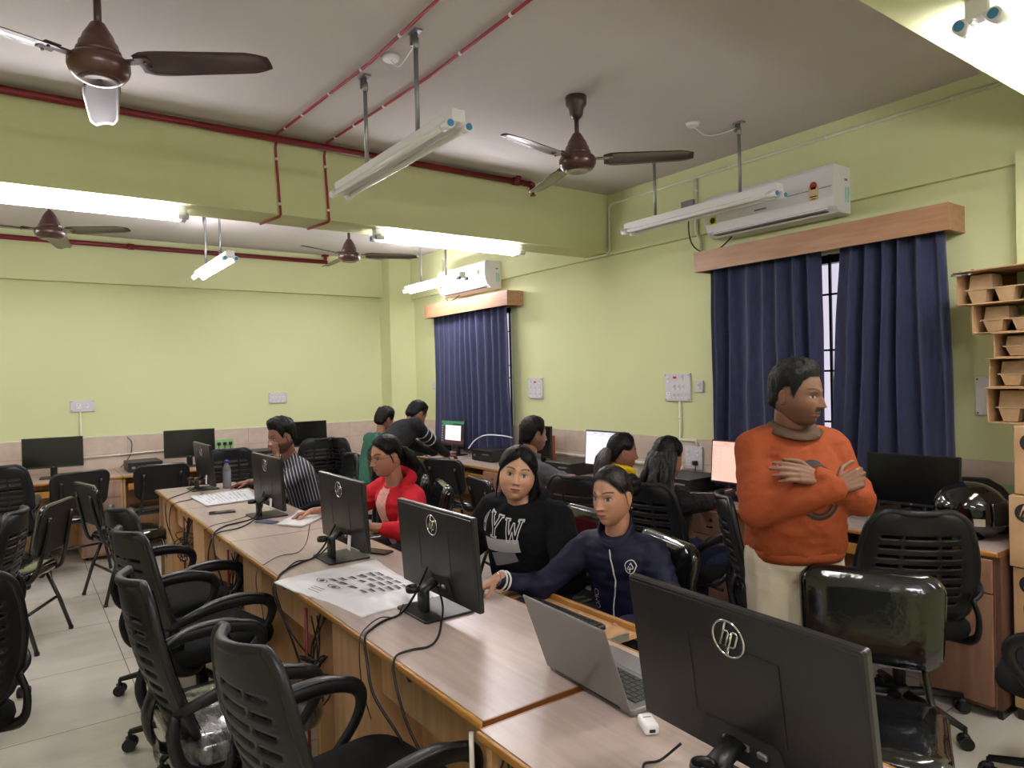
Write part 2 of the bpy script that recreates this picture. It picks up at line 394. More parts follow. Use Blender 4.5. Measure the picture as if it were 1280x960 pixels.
# ------------------------------------------------------------------ ceiling fans
def make_fan(label, x, y, zh, ang, rodtop=True):
    t = thing('ceiling_fan', label, 'ceiling fan', (x, y, zh), ang, 'brown ceiling fans')
    mb = MB(); mb.lathe([(.018, ZC-zh-.12), (.034, ZC-zh-.10), (.042, ZC-zh-.06), (.056, ZC-zh-.045), (.058, ZC-zh)], n=24); mb.build('canopy', BROWN, t)
    mb = MB(); mb.cyl((0, 0, .12), (0, 0, ZC-zh-.1), .0125, n=12); mb.build('down_rod', BROWN, t)
    mb = MB(); mb.lathe([(.075, .03), (.072, .05), (.066, .055), (.062, .075), (.055, .08), (.05, .10), (.038, .12), (.024, .145), (.018, .15)], n=28); mb.build('coupling_cup', BROWN2, t)
    mb = MB(); mb.lathe([(.062, -.052), (.07, -.05), (.082, -.045), (.094, -.03), (.1, -.012), (.1, .008), (.094, .018), (.085, .026), (.07, .032)], n=36); mb.build('motor_housing', BROWN2, t)
    mb = MB(); mb.lathe([(.01, -.052), (.045, -.056), (.06, -.057), (.066, -.0535), (.066, -.05)], n=32); mb.build('bottom_ring', BROWN2, t)
    for k in range(3):
        a = 2*PI*k/3; R = rotz(a)
        mb = MB(R)
        sec = []
        for i in range(15):
            u = i/14; r = .14 + .47*u
            hw = .058 + .012*min(1, u*6) - .018*u
            if u < .03: hw = .045
            if i == 14: hw = .03
            if i == 13: hw = .045
            tw = math.radians(-12); dz = -.012*u
            ring = []
            for q in range(9):
                s = -1 + 2*q/8; ring.append((r, s*hw*math.cos(tw), dz + s*hw*math.sin(tw) + .006*(1-s*s)))
            ring2 = [(p[0], p[1], p[2]-.003) for p in ring[::-1]]
            sec.append(ring + ring2)
        mb.loft(sec, True); b = mb.build('blade', BROWN, t)
        mb = MB(R); mb.box((.12, 0, .006), (.1, .035, .006)); mb.box((.165, 0, .004), (.05, .07, .005))
        for yy in (-.02, .02): mb.cyl((.175, yy, -.004), (.175, yy, -.01), .005, n=8)
        mb.build('blade_bracket', BROWN2, b)
    return t
make_fan('brown ceiling fan nearest the viewer, hanging over the black mesh chairs', .275, 2.84, 2.72, math.radians(-37))
make_fan('brown ceiling fan between the two unlit tube fixtures, full canopy in view', 2.50, 2.82, 2.735, math.radians(-45))
make_fan('small far ceiling fan seen under the lit tube beyond the beam', .245, 6.05, 2.72, math.radians(-42))
make_fan('small far ceiling fan beyond the beam, beside the end of the red pipe', 2.50, 5.95, 2.715, math.radians(-30))

# ------------------------------------------------------------------ tube light fixtures
def tube_light(label, x, y, z, ang, lit, rods=None, length=1.22, group=None):
    """z = height of the housing's underside; runs along local x"""
    t = thing('tube_light', label, 'tube light', (x, y, z), ang, group)
    h = length/2
    mb = MB(); mb.box((0, 0, .026), (length, .062, .052), bev=.004); mb.box((0, 0, -.002), (length-.08, .05, .006)); mb.build('housing', WHITEP, t)
    for s in (-1, 1):
        mb = MB(); mb.cyl((-h+.045, s*.042, -.012), (h-.045, s*.042, -.012), .0135, n=12); mb.build('tube_lamp', TUBEON if lit else TUBEOFF, t)
        for e in (-1, 1):
            mb = MB(); mb.cyl((e*(h-.05), s*.042, -.012), (e*(h+.004), s*.042, -.012), .0195, n=16)
            mb.mi = 1; mb.cyl((e*(h+.004), s*.042, -.012), (e*(h+.008), s*.042, -.012), .014, n=14)
            mb.mi = 0; mb.box((e*(h-.03), s*.026, .0), (.05, .03, .022), bev=.003)
            mb.build('lamp_holder', [WHITEP, BLUECAP], t)
    for r in (rods or ()):
        mb = MB(); mb.cyl((r, 0, .052), (r, 0, ZC-z), .0105, n=10); mb.box((r, 0, ZC-z-.004), (.07, .035, .008)); mb.box((r+.02, 0, ZC-z-.03), (.012, .03, .055)); mb.cyl((r, 0, ZC-z-.075), (r, 0, ZC-z-.03), .015, n=10)
        mb.build('hanging_rod', STEEL, t)
    return t
G1 = 'tube light fixtures'
A90 = PI/2
tube_light('unlit twin tube light on two rods in front of the beam', 1.445, 2.93, 2.585, A90, False, (.26, -.27), group=G1)
tube_light('unlit twin tube light on two rods in front of the large air conditioner', 3.585, 2.92, 2.60, A90, False, (.34, -.34), group=G1)
tube_light('lit twin tube light under the beam above the far left fan', .215, 4.31, 2.548, 0, True, group=G1)
tube_light('lit twin tube light under the beam, right above the small air conditioner', 2.60, 4.31, 2.548, 0, True, group=G1)
tube_light('lit twin tube light hung on rods in the middle of the far bay', 1.42, 6.35, 2.585, A90, True, (.25, -.28), group=G1)
tube_light('lit twin tube light hung on rods in front of the small air conditioner', 3.62, 6.42, 2.575, A90, True, (.25, -.28), group=G1)
tube_light('lit twin tube light under the near beam in the top corner', 2.80, .80, 2.548, 0, True, group=G1)
tube_light('added lit twin tube light under the near beam, unseen above the view', .10, .80, 2.548, 0, True, group=G1)  # out of view, added to brighten the near end of the room

tube_light('added lit twin tube light in the far bay, unseen left of the view', -1.30, 6.35, 2.585, A90, True, (.25, -.28), group=G1)  # extra lamp outside the view, added to lift the overall brightness
for xx, lab in ((-1.2, 'added unseen twin tube light in the bay behind the viewer, by the left wall'), (1.44, 'added unseen twin tube light in the middle of the bay behind the viewer'), (3.5, 'added unseen twin tube light in the bay behind the viewer, by the window wall')):  # unseen lamps added behind the camera as extra light
    tube_light(lab, xx, -1.2, 2.585, A90, True, (.25, -.28), group=G1)
# ------------------------------------------------------------------ red fire pipes and conduits
def pipe(name, label, pts, r, m, cat='pipe', clips=(), fits=(), group=None, clipm=None):
    mb = MB(); mb.tube(pts, r, n=12); 
    o = mb.build(name, m); origin_to(o, pts[0]); tag(o, label, cat, group)
    for c, d in clips:
        k = MB(); k.cyl(V(c)-V(d)*.008, V(c)+V(d)*.008, r*1.35, n=12); k.build('clip', clipm or WHITEP, o, keep_world=True)
    for c, d in fits:
        k = MB(); k.cyl(V(c)-V(d)*.028, V(c)+V(d)*.028, r*1.3, n=14); k.build('coupling', m, o, keep_world=True)
    return o
def lerp(a, b, t): return tuple(V(a)*(1-t)+V(b)*t)
p = pipe('fire_pipe', 'thick red fire pipe along the top of the beam above the near bay', [(XL, 4.195, 3.045), (3.24, 4.195, 3.045)], .021, RED, fits=[((3.1, 4.195, 3.045), (1, 0, 0)), ((-.1, 4.195, 3.045), (1, 0, 0))])
mb = MB(); mb.tube([(3.22, 4.195, 3.045), (3.255, 4.195, 3.045), (3.26, 4.195, 3.0)], .024, n=12); mb.cyl((3.26, 4.195, 3.0), (3.26, 4.195, 2.965), .012, n=10); mb.cyl((3.26, 4.195, 2.965), (3.26, 4.195, 2.96), .022, n=12)
mb.cyl((3.1, 4.195, 3.045), (3.1, 4.15, 3.075), .018, n=10); mb.build('sprinkler_head', [RED], p, keep_world=True)
p = pipe('fire_pipe', 'thick red fire pipe below the ceiling in the far bay', [(XL, 7.93, 2.99), (3.05, 7.93, 2.99)], .024, RED, fits=[((1.0, 7.93, 2.99), (1, 0, 0))])
mb = MB(); mb.cyl((3.03, 7.93, 2.99), (3.03, 7.93, 3.06), .02, n=10); mb.box((3.03, 7.93, 3.065), (.07, .05, .02)); mb.build('hanger', RED, p, keep_world=True)
for xx, lab, out in ((1.32, 'thin red conduit across the ceiling, nearer the big near fan', .0), (1.625, 'thin red conduit across the ceiling, passing the unlit hung tube light', .0)):
    a, b = (xx+.075, 1.05, 3.068), (xx-.0, 4.17, 3.068)
    pts = [a, (xx+.07, 2.2, 3.068), (xx+.075, 3.0, 3.068), b, (xx, 4.222, 3.0), (xx+.01, 4.22, 2.8), (xx+.02, 4.22, 2.60), (xx+.02, 4.24, 2.59), (xx-.02, 4.50, 2.59)]
    pipe('red_conduit', lab, pts, .0075, REDC, 'conduit', clips=[((xx+.006, 4.22, 2.93), (0, 0, 1)), ((xx+.015, 4.22, 2.66), (0, 0, 1))] + [((float(np.interp(yy, (1.05, 2.2, 3.0, 4.17), (xx+.075, xx+.07, xx+.075, xx))), yy, 3.068), (0, 1, 0)) for yy in (1.5, 1.9, 2.3, 2.7, 3.1, 3.45, 3.8, 4.05)])
# white conduit on the right wall
pipe('wall_conduit', 'white conduit along the top of the window wall with a drop at the beam', [(4.06, .99, 2.995), (4.06, 4.15, 2.995), (4.06, 4.20, 2.97), (4.06, 4.20, 2.62), (4.06, 4.23, 2.585), (4.06, 4.56, 2.585)], .0105, OFFWH, 'conduit',
     clips=[((4.06, q, 2.995), (0, 1, 0)) for q in (1.6, 2.3, 3.0, 3.7)])
pipe('wall_conduit', 'white vertical conduit beside the large air conditioner', [(4.06, 3.30, 2.99), (4.06, 3.30, 2.60), (4.10, 3.30, 2.55), (4.105, 3.30, 2.43)], .0125, OFFWH, 'conduit', clips=[((4.06, 3.30, 2.9), (0, 0, 1))])
mb = MB(); mb.box((0, 0, 0), (.04, .12, .10), bev=.004); o = mb.build('isolator_box', GREYP); o.location = (4.055, 3.36, 2.79); tag(o, 'small grey isolator box on the wall left of the large air conditioner', 'electrical box')
pipe('wall_conduit', 'white vertical conduit left of the small air conditioner', [(4.06, 6.97, 2.95), (4.06, 6.97, 2.6), (4.10, 6.97, 2.56), (4.105, 6.97, 2.43)], .0125, OFFWH, 'conduit')

def ceiling_rose(label, x, y, x2, y2):
    mb = MB(); mb.cyl((x, y, ZC), (x, y, ZC-.018), .045, .035, n=20); o = mb.build('ceiling_rose', WHITEP); origin_to(o, (x, y, ZC-.018)); tag(o, label, 'ceiling rose')
    mb = MB(); mb.tube([(x, y, ZC-.018), (x+(x2-x)*.3, y+(y2-y)*.3, ZC-.075), (x+(x2-x)*.7, y+(y2-y)*.7, ZC-.06), (x2, y2, ZC-.03)], .003, n=5, sub=5); mb.build('flex_wire', WHITEP, o, keep_world=True)
ceiling_rose('white ceiling rose with a wire between the two red ceiling conduits', 1.46, 2.93, 1.46, 2.68)
ceiling_rose('white ceiling rose with a wire near the unlit tube light by the air conditioner', 3.36, 2.74, 3.58, 2.58)
# ------------------------------------------------------------------ air conditioners
def make_ac(label, y0, y1, z0, z1, cable):
    w = y1 - y0; h = z1 - z0; xw = 4.075
    t = thing('air_conditioner', label, 'air conditioner', (xw, (y0+y1)/2, z0), 0)
    prof = [(0, .0), (-.12, .0), (-.17, .035), (-.195, .085), (-.2, .15), (-.195, h-.02), (-.18, h), (0, h)]
    mb = MB(); mb.loft([[(x, -w/2, z) for x, z in prof], [(x, -w/2+.004, z) for x, z in prof], [(x, w/2-.004, z) for x, z in prof], [(x, w/2, z) for x, z in prof]], smooth=False); mb.build('housing', ACW, t)
    mb = MB(); mb.box((-.150, 0, .012), (.075, w-.12, .006), M=None); mb.build('louver_slot', mat('ac_slot', (120, 120, 124), .5), t)
    mb = MB(T(-.168, 0, .03) @ euler(0, math.radians(-42), 0)); mb.box((.02, 0, -.004), (.062, w-.1, .006), bev=.002); mb.build('louver', ACW, t)
    mb = MB(); mb.box((-.199, 0, h*.52), (.006, w-.006, .003)); mb.build('panel_seam', GREYP, t)
    mb = MB(); mb.box((-.2, .02, .105), (.002, .085, .010))
    mb.build('name_plate', GREYP, t)
    # energy label near the camera end, round yellow label at the far end
    mb = MB(); mb.box((-.202, -w/2+.115, h*.45), (.002, .06, .085)); e = mb.build('energy_label', mat('label_cream', (225, 205, 160), .5), t)
    mb = MB(); mb.cyl((-.2025, -w/2+.115, h*.45+.045), (-.2045, -w/2+.115, h*.45+.045), .022, n=20); mb.build('label_dial', mat('label_red', (170, 70, 50), .5), e)
    mb = MB(); mb.box((-.2035, -w/2+.115, h*.45+.03), (.002, .03, .015)); mb.box((-.2035, -w/2+.115, h*.45-.02), (.002, .045, .006)); mb.box((-.2035, -w/2+.115, h*.45-.034), (.002, .03, .005)); mb.build('label_print', INK, e)
    mb = MB(); mb.box((-.2, w/2-.07, .105), (.002, .055, .055), M=None); y = mb.build('warranty_label', mat('label_yellow', (225, 215, 60), .5), t)
    mb = MB(); mb.cyl((-.201, w/2-.07, .105), (-.203, w/2-.07, .105), .02, n=18); mb.build('label_dot', mat('label_green', (20, 60, 30), .5), y)
    # tape strips on the end facing the camera
    mb = MB()
    for q in (-.03, -.055): mb.box((q, -w/2-.001, h*.4), (.014, .002, .09))
    mb.build('tape_strip', mat('tape_teal', (150, 210, 210), .5), t)
    mb = MB(); mb.box((-.05, -w/2-.001, h*.72), (.03, .002, .012)); mb.build('tape_mark', GREYP, t)
    mb = MB(); mb.tube(cable, .005, n=6, sub=6); o = mb.build('power_cord', CABLE, t, keep_world=True)
    return t
make_ac('large white split air conditioner above the long pelmet', 2.165, 3.08, 2.50, 2.775, [(4.0, 2.95, 2.50), (4.0, 3.05, 2.44), (4.03, 3.2, 2.43), (4.05, 3.32, 2.5), (4.05, 3.36, 2.6), (4.05, 3.36, 2.74)])
make_ac('small looking white split air conditioner in the far bay above the short pelmet', 5.81, 6.76, 2.49, 2.765, [(4.0, 6.5, 2.49), (4.0, 6.65, 2.455), (4.03, 6.8, 2.46), (4.05, 6.93, 2.55), (4.05, 6.95, 2.7), (4.05, 6.97, 2.8)])

# ------------------------------------------------------------------ switch boards
def board(name, label, origin, face, w, h, items, conduit=None, cat='switchboard', plate=None):
    """face 'R' on the right wall (plate in y,z) or 'B' on the back wall (plate in x,z); items: (u, v, kind)"""
    t = thing(name, label, cat, origin, 0)
    F = Matrix(((0, 0, -1, 0), (-1, 0, 0, 0), (0, 1, 0, 0), (0, 0, 0, 1))) if face == 'R' else Matrix(((1, 0, 0, 0), (0, 0, -1, 0), (0, 1, 0, 0), (0, 0, 0, 1)))
    mb = MB(F); mb.box((0, 0, .009), (w, h, .018), bev=.003); mb.build('plate', plate or mat('switch_plate', (206, 204, 210), .4), t)
    for u, v, k in items:
        mb = MB(F)
        if k == 's':
            mb.box((u, v, .0205), (.022, .042, .005), bev=.001); mb.mi = 1; mb.box((u, v+.006, .0235), (.012, .02, .003), M=None); mb.build('switch', [WHITEP, mat('switch_rocker', (190, 188, 192), .4)], t)
        elif k == 'o':
            mb.box((u, v, .0205), (.042, .05, .005), bev=.001); mb.mi = 1
            for a, b2, r in ((0, .012, .004), (-.01, -.006, .003), (.01, -.006, .003)): mb.cyl((u+a, v+b2, .022), (u+a, v+b2, .0236), r, n=10)
            mb.build('socket', [WHITEP, INK], t)
        elif k == 'r':
            mb.box((u, v, .0205), (.03, .016, .006), bev=.001); mb.build('indicator', mat('indicator_red', (200, 40, 40), .3), t)
        elif k == 'p':
            mb.box((u, v, .035), (.032, .034, .032), bev=.006, seg=2); mb.cyl((u, v-.015, .03), (u, v-.06, .034), .004, n=6); mb.build('plug', BLACKP, t)
        elif k == 'c':
            mb.cyl((u, v, .018), (u, v, .0205), .004, n=8); mb.build('screw', INK, t)
    return t
def corners_(w, h): return [(a*(w/2-.012), b*(h/2-.012), 'c') for a in (-1, 1) for b in (-1, 1)]
big = [(-.085, .06, 's'), (-.085, -.06, 'o'), (-.02, .075, 'r'), (.05, .075, 's'), (-.03, .0, 's'), (.015, .0, 's'), (.06, .0, 's'), (-.03, -.065, 's'), (.01, -.065, 's'), (.05, -.065, 's'), (.085, -.065, 's')]
board('switchboard', 'large switchboard with red indicator on the window wall left of the wide curtains', (XR, 3.55, 1.47), 'R', .25, .21, big + corners_(.25, .21))
med = [(-.07, .06, 's'), (-.07, 0, 's'), (-.07, -.06, 's'), (0, .06, 'r'), (0, 0, 's'), (0, -.06, 's'), (.07, .06, 's'), (.07, 0, 's'), (.07, -.06, 's')]
board('switchboard', 'switchboard on the window wall just right of the far single curtain', (XR, 5.32, 1.465), 'R', .22, .2, med + corners_(.22, .2))
board('wall_socket', 'small white socket box between the large switchboard and the wide curtain', (XR, 3.345, 1.475), 'R', .075, .085, [(0, .005, 's')], cat='socket')
board('wall_socket', 'small white socket box beside the far curtain near the corner column', (XR, 7.30, 1.50), 'R', .09, .09, [(-.018, 0, 's'), (.018, 0, 's')], cat='socket')
board('wall_socket', 'white double socket with a black plug above the desk, beside the wide curtain', (XR - .012, 3.40, .945), 'R', .16, .17, [(-.045, .035, 's'), (.045, .035, 's'), (-.04, -.035, 'o'), (.03, -.035, 'p')], cat='socket')
board('wall_socket', 'white socket plate on the back wall above the monitor beside the left chairs', (.55, YB, 1.395), 'B', .205, .115, [(-.035, 0, 'o'), (.04, 0, 's')] + corners_(.205, .115), cat='socket')
board('wall_socket', 'white socket plate on the back wall above the man in the striped shirt', (2.47, YB, 1.405), 'B', .20, .12, [(-.06, .025, 's'), (-.02, .025, 's'), (.02, .025, 's'), (.06, .025, 's'), (-.05, -.025, 's'), (0, -.025, 's'), (.05, -.025, 's')] + corners_(.2, .12), cat='socket')
board('wall_socket', 'green plate with three black plugs on the back wall tiles', (1.87, YB - .012, .905), 'B', .2, .14, [(-.06, .02, 'p'), (0, .02, 'p'), (.06, .02, 'p')], cat='socket', plate=mat('green_socket_plate', (150, 188, 130), .45))
board('switchboard', 'grey wall plate half hidden behind the stacked egg-tray cartons', (XR, 1.455, 1.42), 'R', .16, .2, corners_(.16, .2))
pipe('wall_conduit', 'white conduit running down from the large switchboard', [(4.11, 3.53, 1.37), (4.11, 3.53, 1.09), (4.098, 3.53, 1.075), (4.098, 3.38, 1.075), (4.098, 3.36, 1.03)], .011, OFFWH, 'conduit', clips=[((4.11, 3.53, 1.24), (0, 0, 1))])
pipe('wall_conduit', 'pair of white conduits down from the socket plate above the left monitor', [(.53, 8.07, 1.34), (.53, 8.058, .80)], .009, OFFWH, 'conduit')
pipe('wall_conduit', 'white conduit lying along the back wall tiles between the two left monitors', [(.54, 8.055, .88), (1.45, 8.055, .90)], .010, OFFWH, 'conduit', clips=[((.85, 8.055, .887), (1, 0, 0)), ((1.2, 8.055, .895), (1, 0, 0))])
pipe('wall_conduit', 'white conduit low on the window wall tiles behind the desktops', [(4.096, 3.5, .86), (4.096, 5.1, .86)], .014, OFFWH, 'conduit')
mb = MB(); mb.tube([(.93, 8.055, 1.06), (.97, 8.05, 1.0), (.955, 8.05, .88), (.90, 8.05, .80), (.86, 8.0, .765)], .004, n=6, sub=5); o = mb.build('loose_wire', CABLE); origin_to(o, (.93, 8.055, 1.06)); tag(o, 'thin dark wire hanging on the back wall tiles between the monitors', 'cable')
# ------------------------------------------------------------------ desks (local: user's side at +x, runs along +y)
def make_desk(name, label, depth, ln, loc, rz, group, slot=.15, ped=.32, tray_out=0.0, hollow=True, peddepth=None, pm=None, fm=None):
    pm = pm or WOODP; fm = fm or WOODR
    t = thing(name, label, 'desk', loc, rz, group)
    out = lambda x0, x1, y0, y1: [(x0, y0), (x1, y0), (x1, y1), (x0, y1)]
    mb = MB(); mb.bx(.012, depth-.012, .004, ln-.004, .728, .75); top = mb.build('desk_top', WOODT if depth else WOODT, t)
    for x0, x1 in ((0, .012), (depth-.012, depth)):
        mb = MB(); mb.bx(x0, x1, .002, ln-.002, .727, .7505, bev=.005, seg=2); mb.build('edge_band', EDGE, top)
    for y0, y1 in ((0, .006), (ln-.006, ln)):
        mb = MB(); mb.bx(.012, depth-.012, y0, y1, .7275, .7502); mb.build('end_band', EDGEB, top)
    for y in (0.002, ln-.022):
        mb = MB(); mb.bx(.03, depth-.03, y, y+.02, .04, .728); mb.build('end_panel', pm, t)
        mb = MB(); mb.bx(.03, depth-.03, y, y+.02, 0, .04); mb.build('plinth', BLACKP, t)
    pd = peddepth or depth-.04
    py0 = ln-.022-slot-ped if slot else ln-.022-ped
    mb = MB(); mb.bx(.03, .03+pd, py0, py0+ped, .04, .727); p = mb.build('pedestal', pm, t)
    for z0, z1, nm in ((.565, .715, 'drawer'), (.06, .558, 'pedestal_door')):
        mb = MB(); mb.bx(.03+pd, .046+pd, py0+.003, py0+ped-.003, z0, z1, bev=.002); d = mb.build(nm, fm, p)
        mb = MB(); zc = (z0+z1)/2
        if nm == 'drawer':
            mb.cyl((.046+pd, py0+ped/2, zc-.02), (.062+pd, py0+ped/2, zc-.02), .006, n=10); mb.box((.066+pd, py0+ped/2, zc-.02), (.008, .05, .012), bev=.003)
            mb.cyl((.046+pd, py0+ped/2, zc+.02), (.052+pd, py0+ped/2, zc+.02), .012, n=14)
        else:
            mb.box((.056+pd, py0+.05, z1-.06), (.02, .012, .09), bev=.003)
        mb.build('handle', CHROME, d)
    # modesty board with one slanted corner, and the inner back panel
    a0, a1 = .022, py0
    prof = [(a0, .727), (a1, .727), (a1, .545), (a0+.14, .545), (a0+.07, .56), (a0+.025, .59), (a0, .64)]
    mb = MB(); vs = [(.075, y, z) for y, z in prof] + [(.09, y, z) for y, z in prof]; n = len(prof)
    mb.raw(vs, [tuple(range(n)), tuple(range(n, 2*n))[::-1]] + [(i, i+n, (i+1) % n + n, (i+1) % n) for i in range(n)]); mb.build('modesty_board', WOODP, t)
    mb = MB(); mb.cyl((.074, (a0+a1)/2+.15, .67), (.0735, (a0+a1)/2+.15, .67), .022, n=18); mb.build('cable_hole', INK, t)
    mb = MB(); mb.bx(depth*.36, depth*.36+.015, a0, a1, .08, .727); mb.build('inner_panel', WOODP, t)
    if slot:
        mb = MB(); mb.bx(.06, depth-.05, py0+ped, ln-.022, .42, .436); mb.build('slot_shelf', WOODP, t)
        mb = MB(); mb.bx(depth-.2, depth-.185, py0+ped, ln-.022, .04, .727); mb.build('slot_back', WOODP, t)
    # keyboard tray on the user's side
    o = tray_out; ty0, ty1 = a0+.02, a1-.01
    mb = MB(); mb.bx(depth-.36+o, depth-.03+o, ty0, ty1, .632, .646); k = mb.build('keyboard_tray', WOODP, t)
    mb = MB(); mb.bx(depth-.03+o, depth-.014+o, ty0, ty1, .615, .672, bev=.003); mb.build('tray_lip', EDGE, k)
    return t, (ty0, ty1)
ROWX = .89
GD = 'desks in the middle row'
row = [(1.40, 'middle row desk holding the open laptop end and the monitor before the navy jacket girl'), (2.61, 'middle row desk with the white courier bag on it'),
       (3.82, 'middle row desk with the notepad in front of the red hooded woman'), (5.03, 'far end desk of the middle row with the newspaper and water bottle')]
for i, (y, lab) in enumerate(row):
    make_desk('computer_desk', lab, .61, 1.21 if i < 3 else 1.11, (ROWX, y, 0), 0, GD)
make_desk('computer_desk', 'nearest desk, carrying the large monitor, laptop and white dongle', .61, 1.21, (.865, .175, -.004), 0, GD)
GB = 'desks along the back wall'
for x, lab in ((-.41, 'back wall desk with the monitor left of the hanging wire'), (.80, 'back wall desk with the monitor beside the green plugs'), (2.01, 'back wall desk behind the man in the striped shirt')):
    make_desk('computer_desk', lab, .72, 1.21, (x, 8.03, 0), -PI/2, GB, slot=0)
GR = 'desks along the window wall'
for y1, lab, sl in ((2.44, 'window wall desk with the helmet and the black monitor', 0), (3.65, 'window wall desk with the pink screen', .15), (4.86, 'window wall desk with the white spreadsheet screen', .15), (6.07, 'window wall desk with the desktop computer under the far curtain', .15), (7.28, 'window wall desk where the man in the striped sleeve leans', .15)):
    make_desk('computer_desk', lab, .60, 1.21, (4.10, y1, 0), PI, GR, slot=sl, pm=WOODD if sl == 0 else None, fm=WOODB)

# ------------------------------------------------------------------ monitors (local: screen faces -y, origin on the desk under the neck)
SCRB = mat('screen_black', (9, 10, 13), 0.18, spec=0.5)
MONB = mat('monitor_shell', (27, 27, 28), 0.30, bump=0.04, bscale=500)
def logo_hp(mb, R, r):
    """two slanted letters in a ring, in the xy plane of R"""
    ring = [(r*math.cos(a), r*math.sin(a), 0) for a in [2*PI*k/40 for k in range(40)]]
    mb.tube(ring, r*.075, n=6, closed=True, M=R, up=(0, 0, 1))
    # h: stem and hook, p: stem and hook, both leaning
    def stroke(pts): mb.tube(pts, r*.085, n=5, M=R, flat=(.35, 1), up=(0, 0, 1))
    sl = .36
    P = lambda x, y: (r*(x + sl*y), r*y, 0)
    stroke([P(-.42, -.45), P(-.42, .95)]); stroke([P(-.42, .38), P(-.14, .42), P(-.08, .32), P(-.08, -.45)])
    stroke([P(.14, -.95), P(.14, .42)]); stroke([P(.14, .42), P(.42, .42), P(.5, .3), P(.5, -.32), P(.42, -.45), P(.14, -.45)])
def make_monitor(label, pos, yaw, tilt, w, h, back=False, screen=None, group=None, logo=CHROME, base_dz=.75, cat='monitor', thin=False):
    """pos = centre of the panel; yaw turns the screen's facing from -y"""
    px_, py_, pz_ = pos
    t = thing('computer_monitor', label, cat, (px_, py_, base_dz), yaw, group)
    zc = pz_ - base_dz; R = T(0, 0, zc) @ Matrix.Rotation(-tilt, 4, 'X')
    mb = MB(R)
    o0 = rrect(w, h, .006, 3)
    # the shell: flat plate with a shallow swelling and a bay for the plugs low in the middle
    def plate(y0, y1, ww, hh):
        q = rrect(ww, hh, .006, 3); return [(x, y0 if y1 is None else y1, z) for x, z in q]
    mb.sm = False
    bw, bz0, bz1 = .17, -h/2, -h/2+.062
    mb.loft([[(x, -.006, z) for x, z in o0], [(x, .006, z) for x, z in o0], [(x*.99, .0115, z*.985) for x, z in o0]][::-1], smooth=False)
    mb.build('back_shell', MONB, t)
    mb = MB(R); mb.box((0, .0110, .0), (w*.965, .003, h*.95), bev=.001); mb.build('back_cover', MONB, t)
    mb = MB(R); mb.raw([(-.115, .0140, bz0+.006), (.115, .0140, bz0+.006), (.085, .0140, bz0+.075), (-.085, .0140, bz0+.075)], [(3, 2, 1, 0)]); mb.mi = 1
    for q in (-.05, -.01, .03): mb.box((q, .0165, bz0+.045), (.022, .008, .012), bev=.002)
    mb.build('port_bay', [INK, STEEL], t)
    mb = MB(R)
    for s in (-1, 1): mb.box((s*.105, .0137, .0), (.0012, .001, h*.5))
    mb.box((0, .0137, h*.25), (.21, .001, .0012)); mb.build('panel_groove', INK, t)
    mb = MB(R @ T(0, .0150, h*.5-.062) @ Matrix(((-1, 0, 0, 0), (0, 0, 1, 0), (0, 1, 0, 0), (0, 0, 0, 1)))); logo_hp(mb, Matrix.Identity(4), .036); mb.build('logo', logo, t)
    mb = MB(R); b = .008
    mb.loft([[(x, -.0062, z) for x, z in rrect(w, h, .006, 3)], [(x, -.009, z) for x, z in rrect(w-.004, h-.004, .005, 3)]], smooth=False); mb.build('bezel', BLACKP, t)
    mb = MB(R); mb.raw([(-w/2+b, -.0093, -h/2+b*2), (w/2-b, -.0093, -h/2+b*2), (w/2-b, -.0093, h/2-b), (-w/2+b, -.0093, h/2-b)], [(0, 1, 2, 3)])
    sc = mb.build('screen', screen if screen and not callable(screen) else SCRB, t)
    if callable(screen): screen(sc, R, w, h)
    mb = MB(R); mb.cyl((0, -.0091, -h/2+.009), (0, -.0097, -h/2+.009), .005, n=16); mb.build('front_badge', GREYP, t)
    # stand
    mb = MB(); mb.box((0, .062, (zc-.125)*.5), (.056, .024, zc-.125), bev=.006, seg=2); 
    mb.tube([(0, .068, zc-.15), (0, .062, zc-.128), (0, .014, zc-.105)], .027, n=8, up=(1, 0, 0), flat=(1, .5)); mb.build('stand_neck', BLACKP, t)
    mb = MB(); ring = [(.0+.05*0 + .022*math.cos(a), .103+.022*math.sin(a), zc*.45) for a in [2*PI*k/18 for k in range(18)]]
    mb.tube(ring, .012, n=6, closed=True, up=(0, 0, 1), flat=(1, .35)); mb.build('cable_clip', BLACKP, t)
    mb = MB(); mb.prism(rrect(.22, .20, .012), 0, .009, M=T(0, .015, 0), bev=.002); mb.build('stand_base', BLACKP, t)
    return t
GM = 'monitors on the middle row'; R90 = math.radians
make_monitor('large black monitor nearest the viewer, back and ring logo in full view', (1.113, .826, .98), R90(87.3), R90(8.1), .54, .32, group=GM)
make_monitor('black monitor facing the navy jacket girl, second nearest of the row', (1.222, 2.182, .961), R90(90.4), R90(3.8), .54, .32, group=GM)
make_monitor('black monitor between the courier bag and the notepad', (1.247, 3.122, .974), R90(90), R90(3.1), .54, .32, group=GM)
make_monitor('black monitor in front of the striped shirt man beside the notepad', (1.28, 4.42, .969), R90(92), R90(3), .54, .32, group=GM)
make_monitor('black monitor at the far end of the row beside the water bottle', (1.215, 5.90, .954), R90(91), R90(5), .54, .32, group=GM)
GW = 'monitors along the walls'
make_monitor('dark monitor on the back wall desk under the left socket plate', (.28, 7.66, .985), R90(-4), R90(4), .475, .28, group=GW)
make_monitor('dark monitor on the back wall desk left of the green plugs', (1.44, 7.64, .985), R90(-6), R90(4), .475, .28, group=GW)
make_monitor('dark monitor on the back wall desk behind the striped shirt man', (2.64, 7.64, 1.0), R90(-2), R90(4), .475, .28, group=GW)
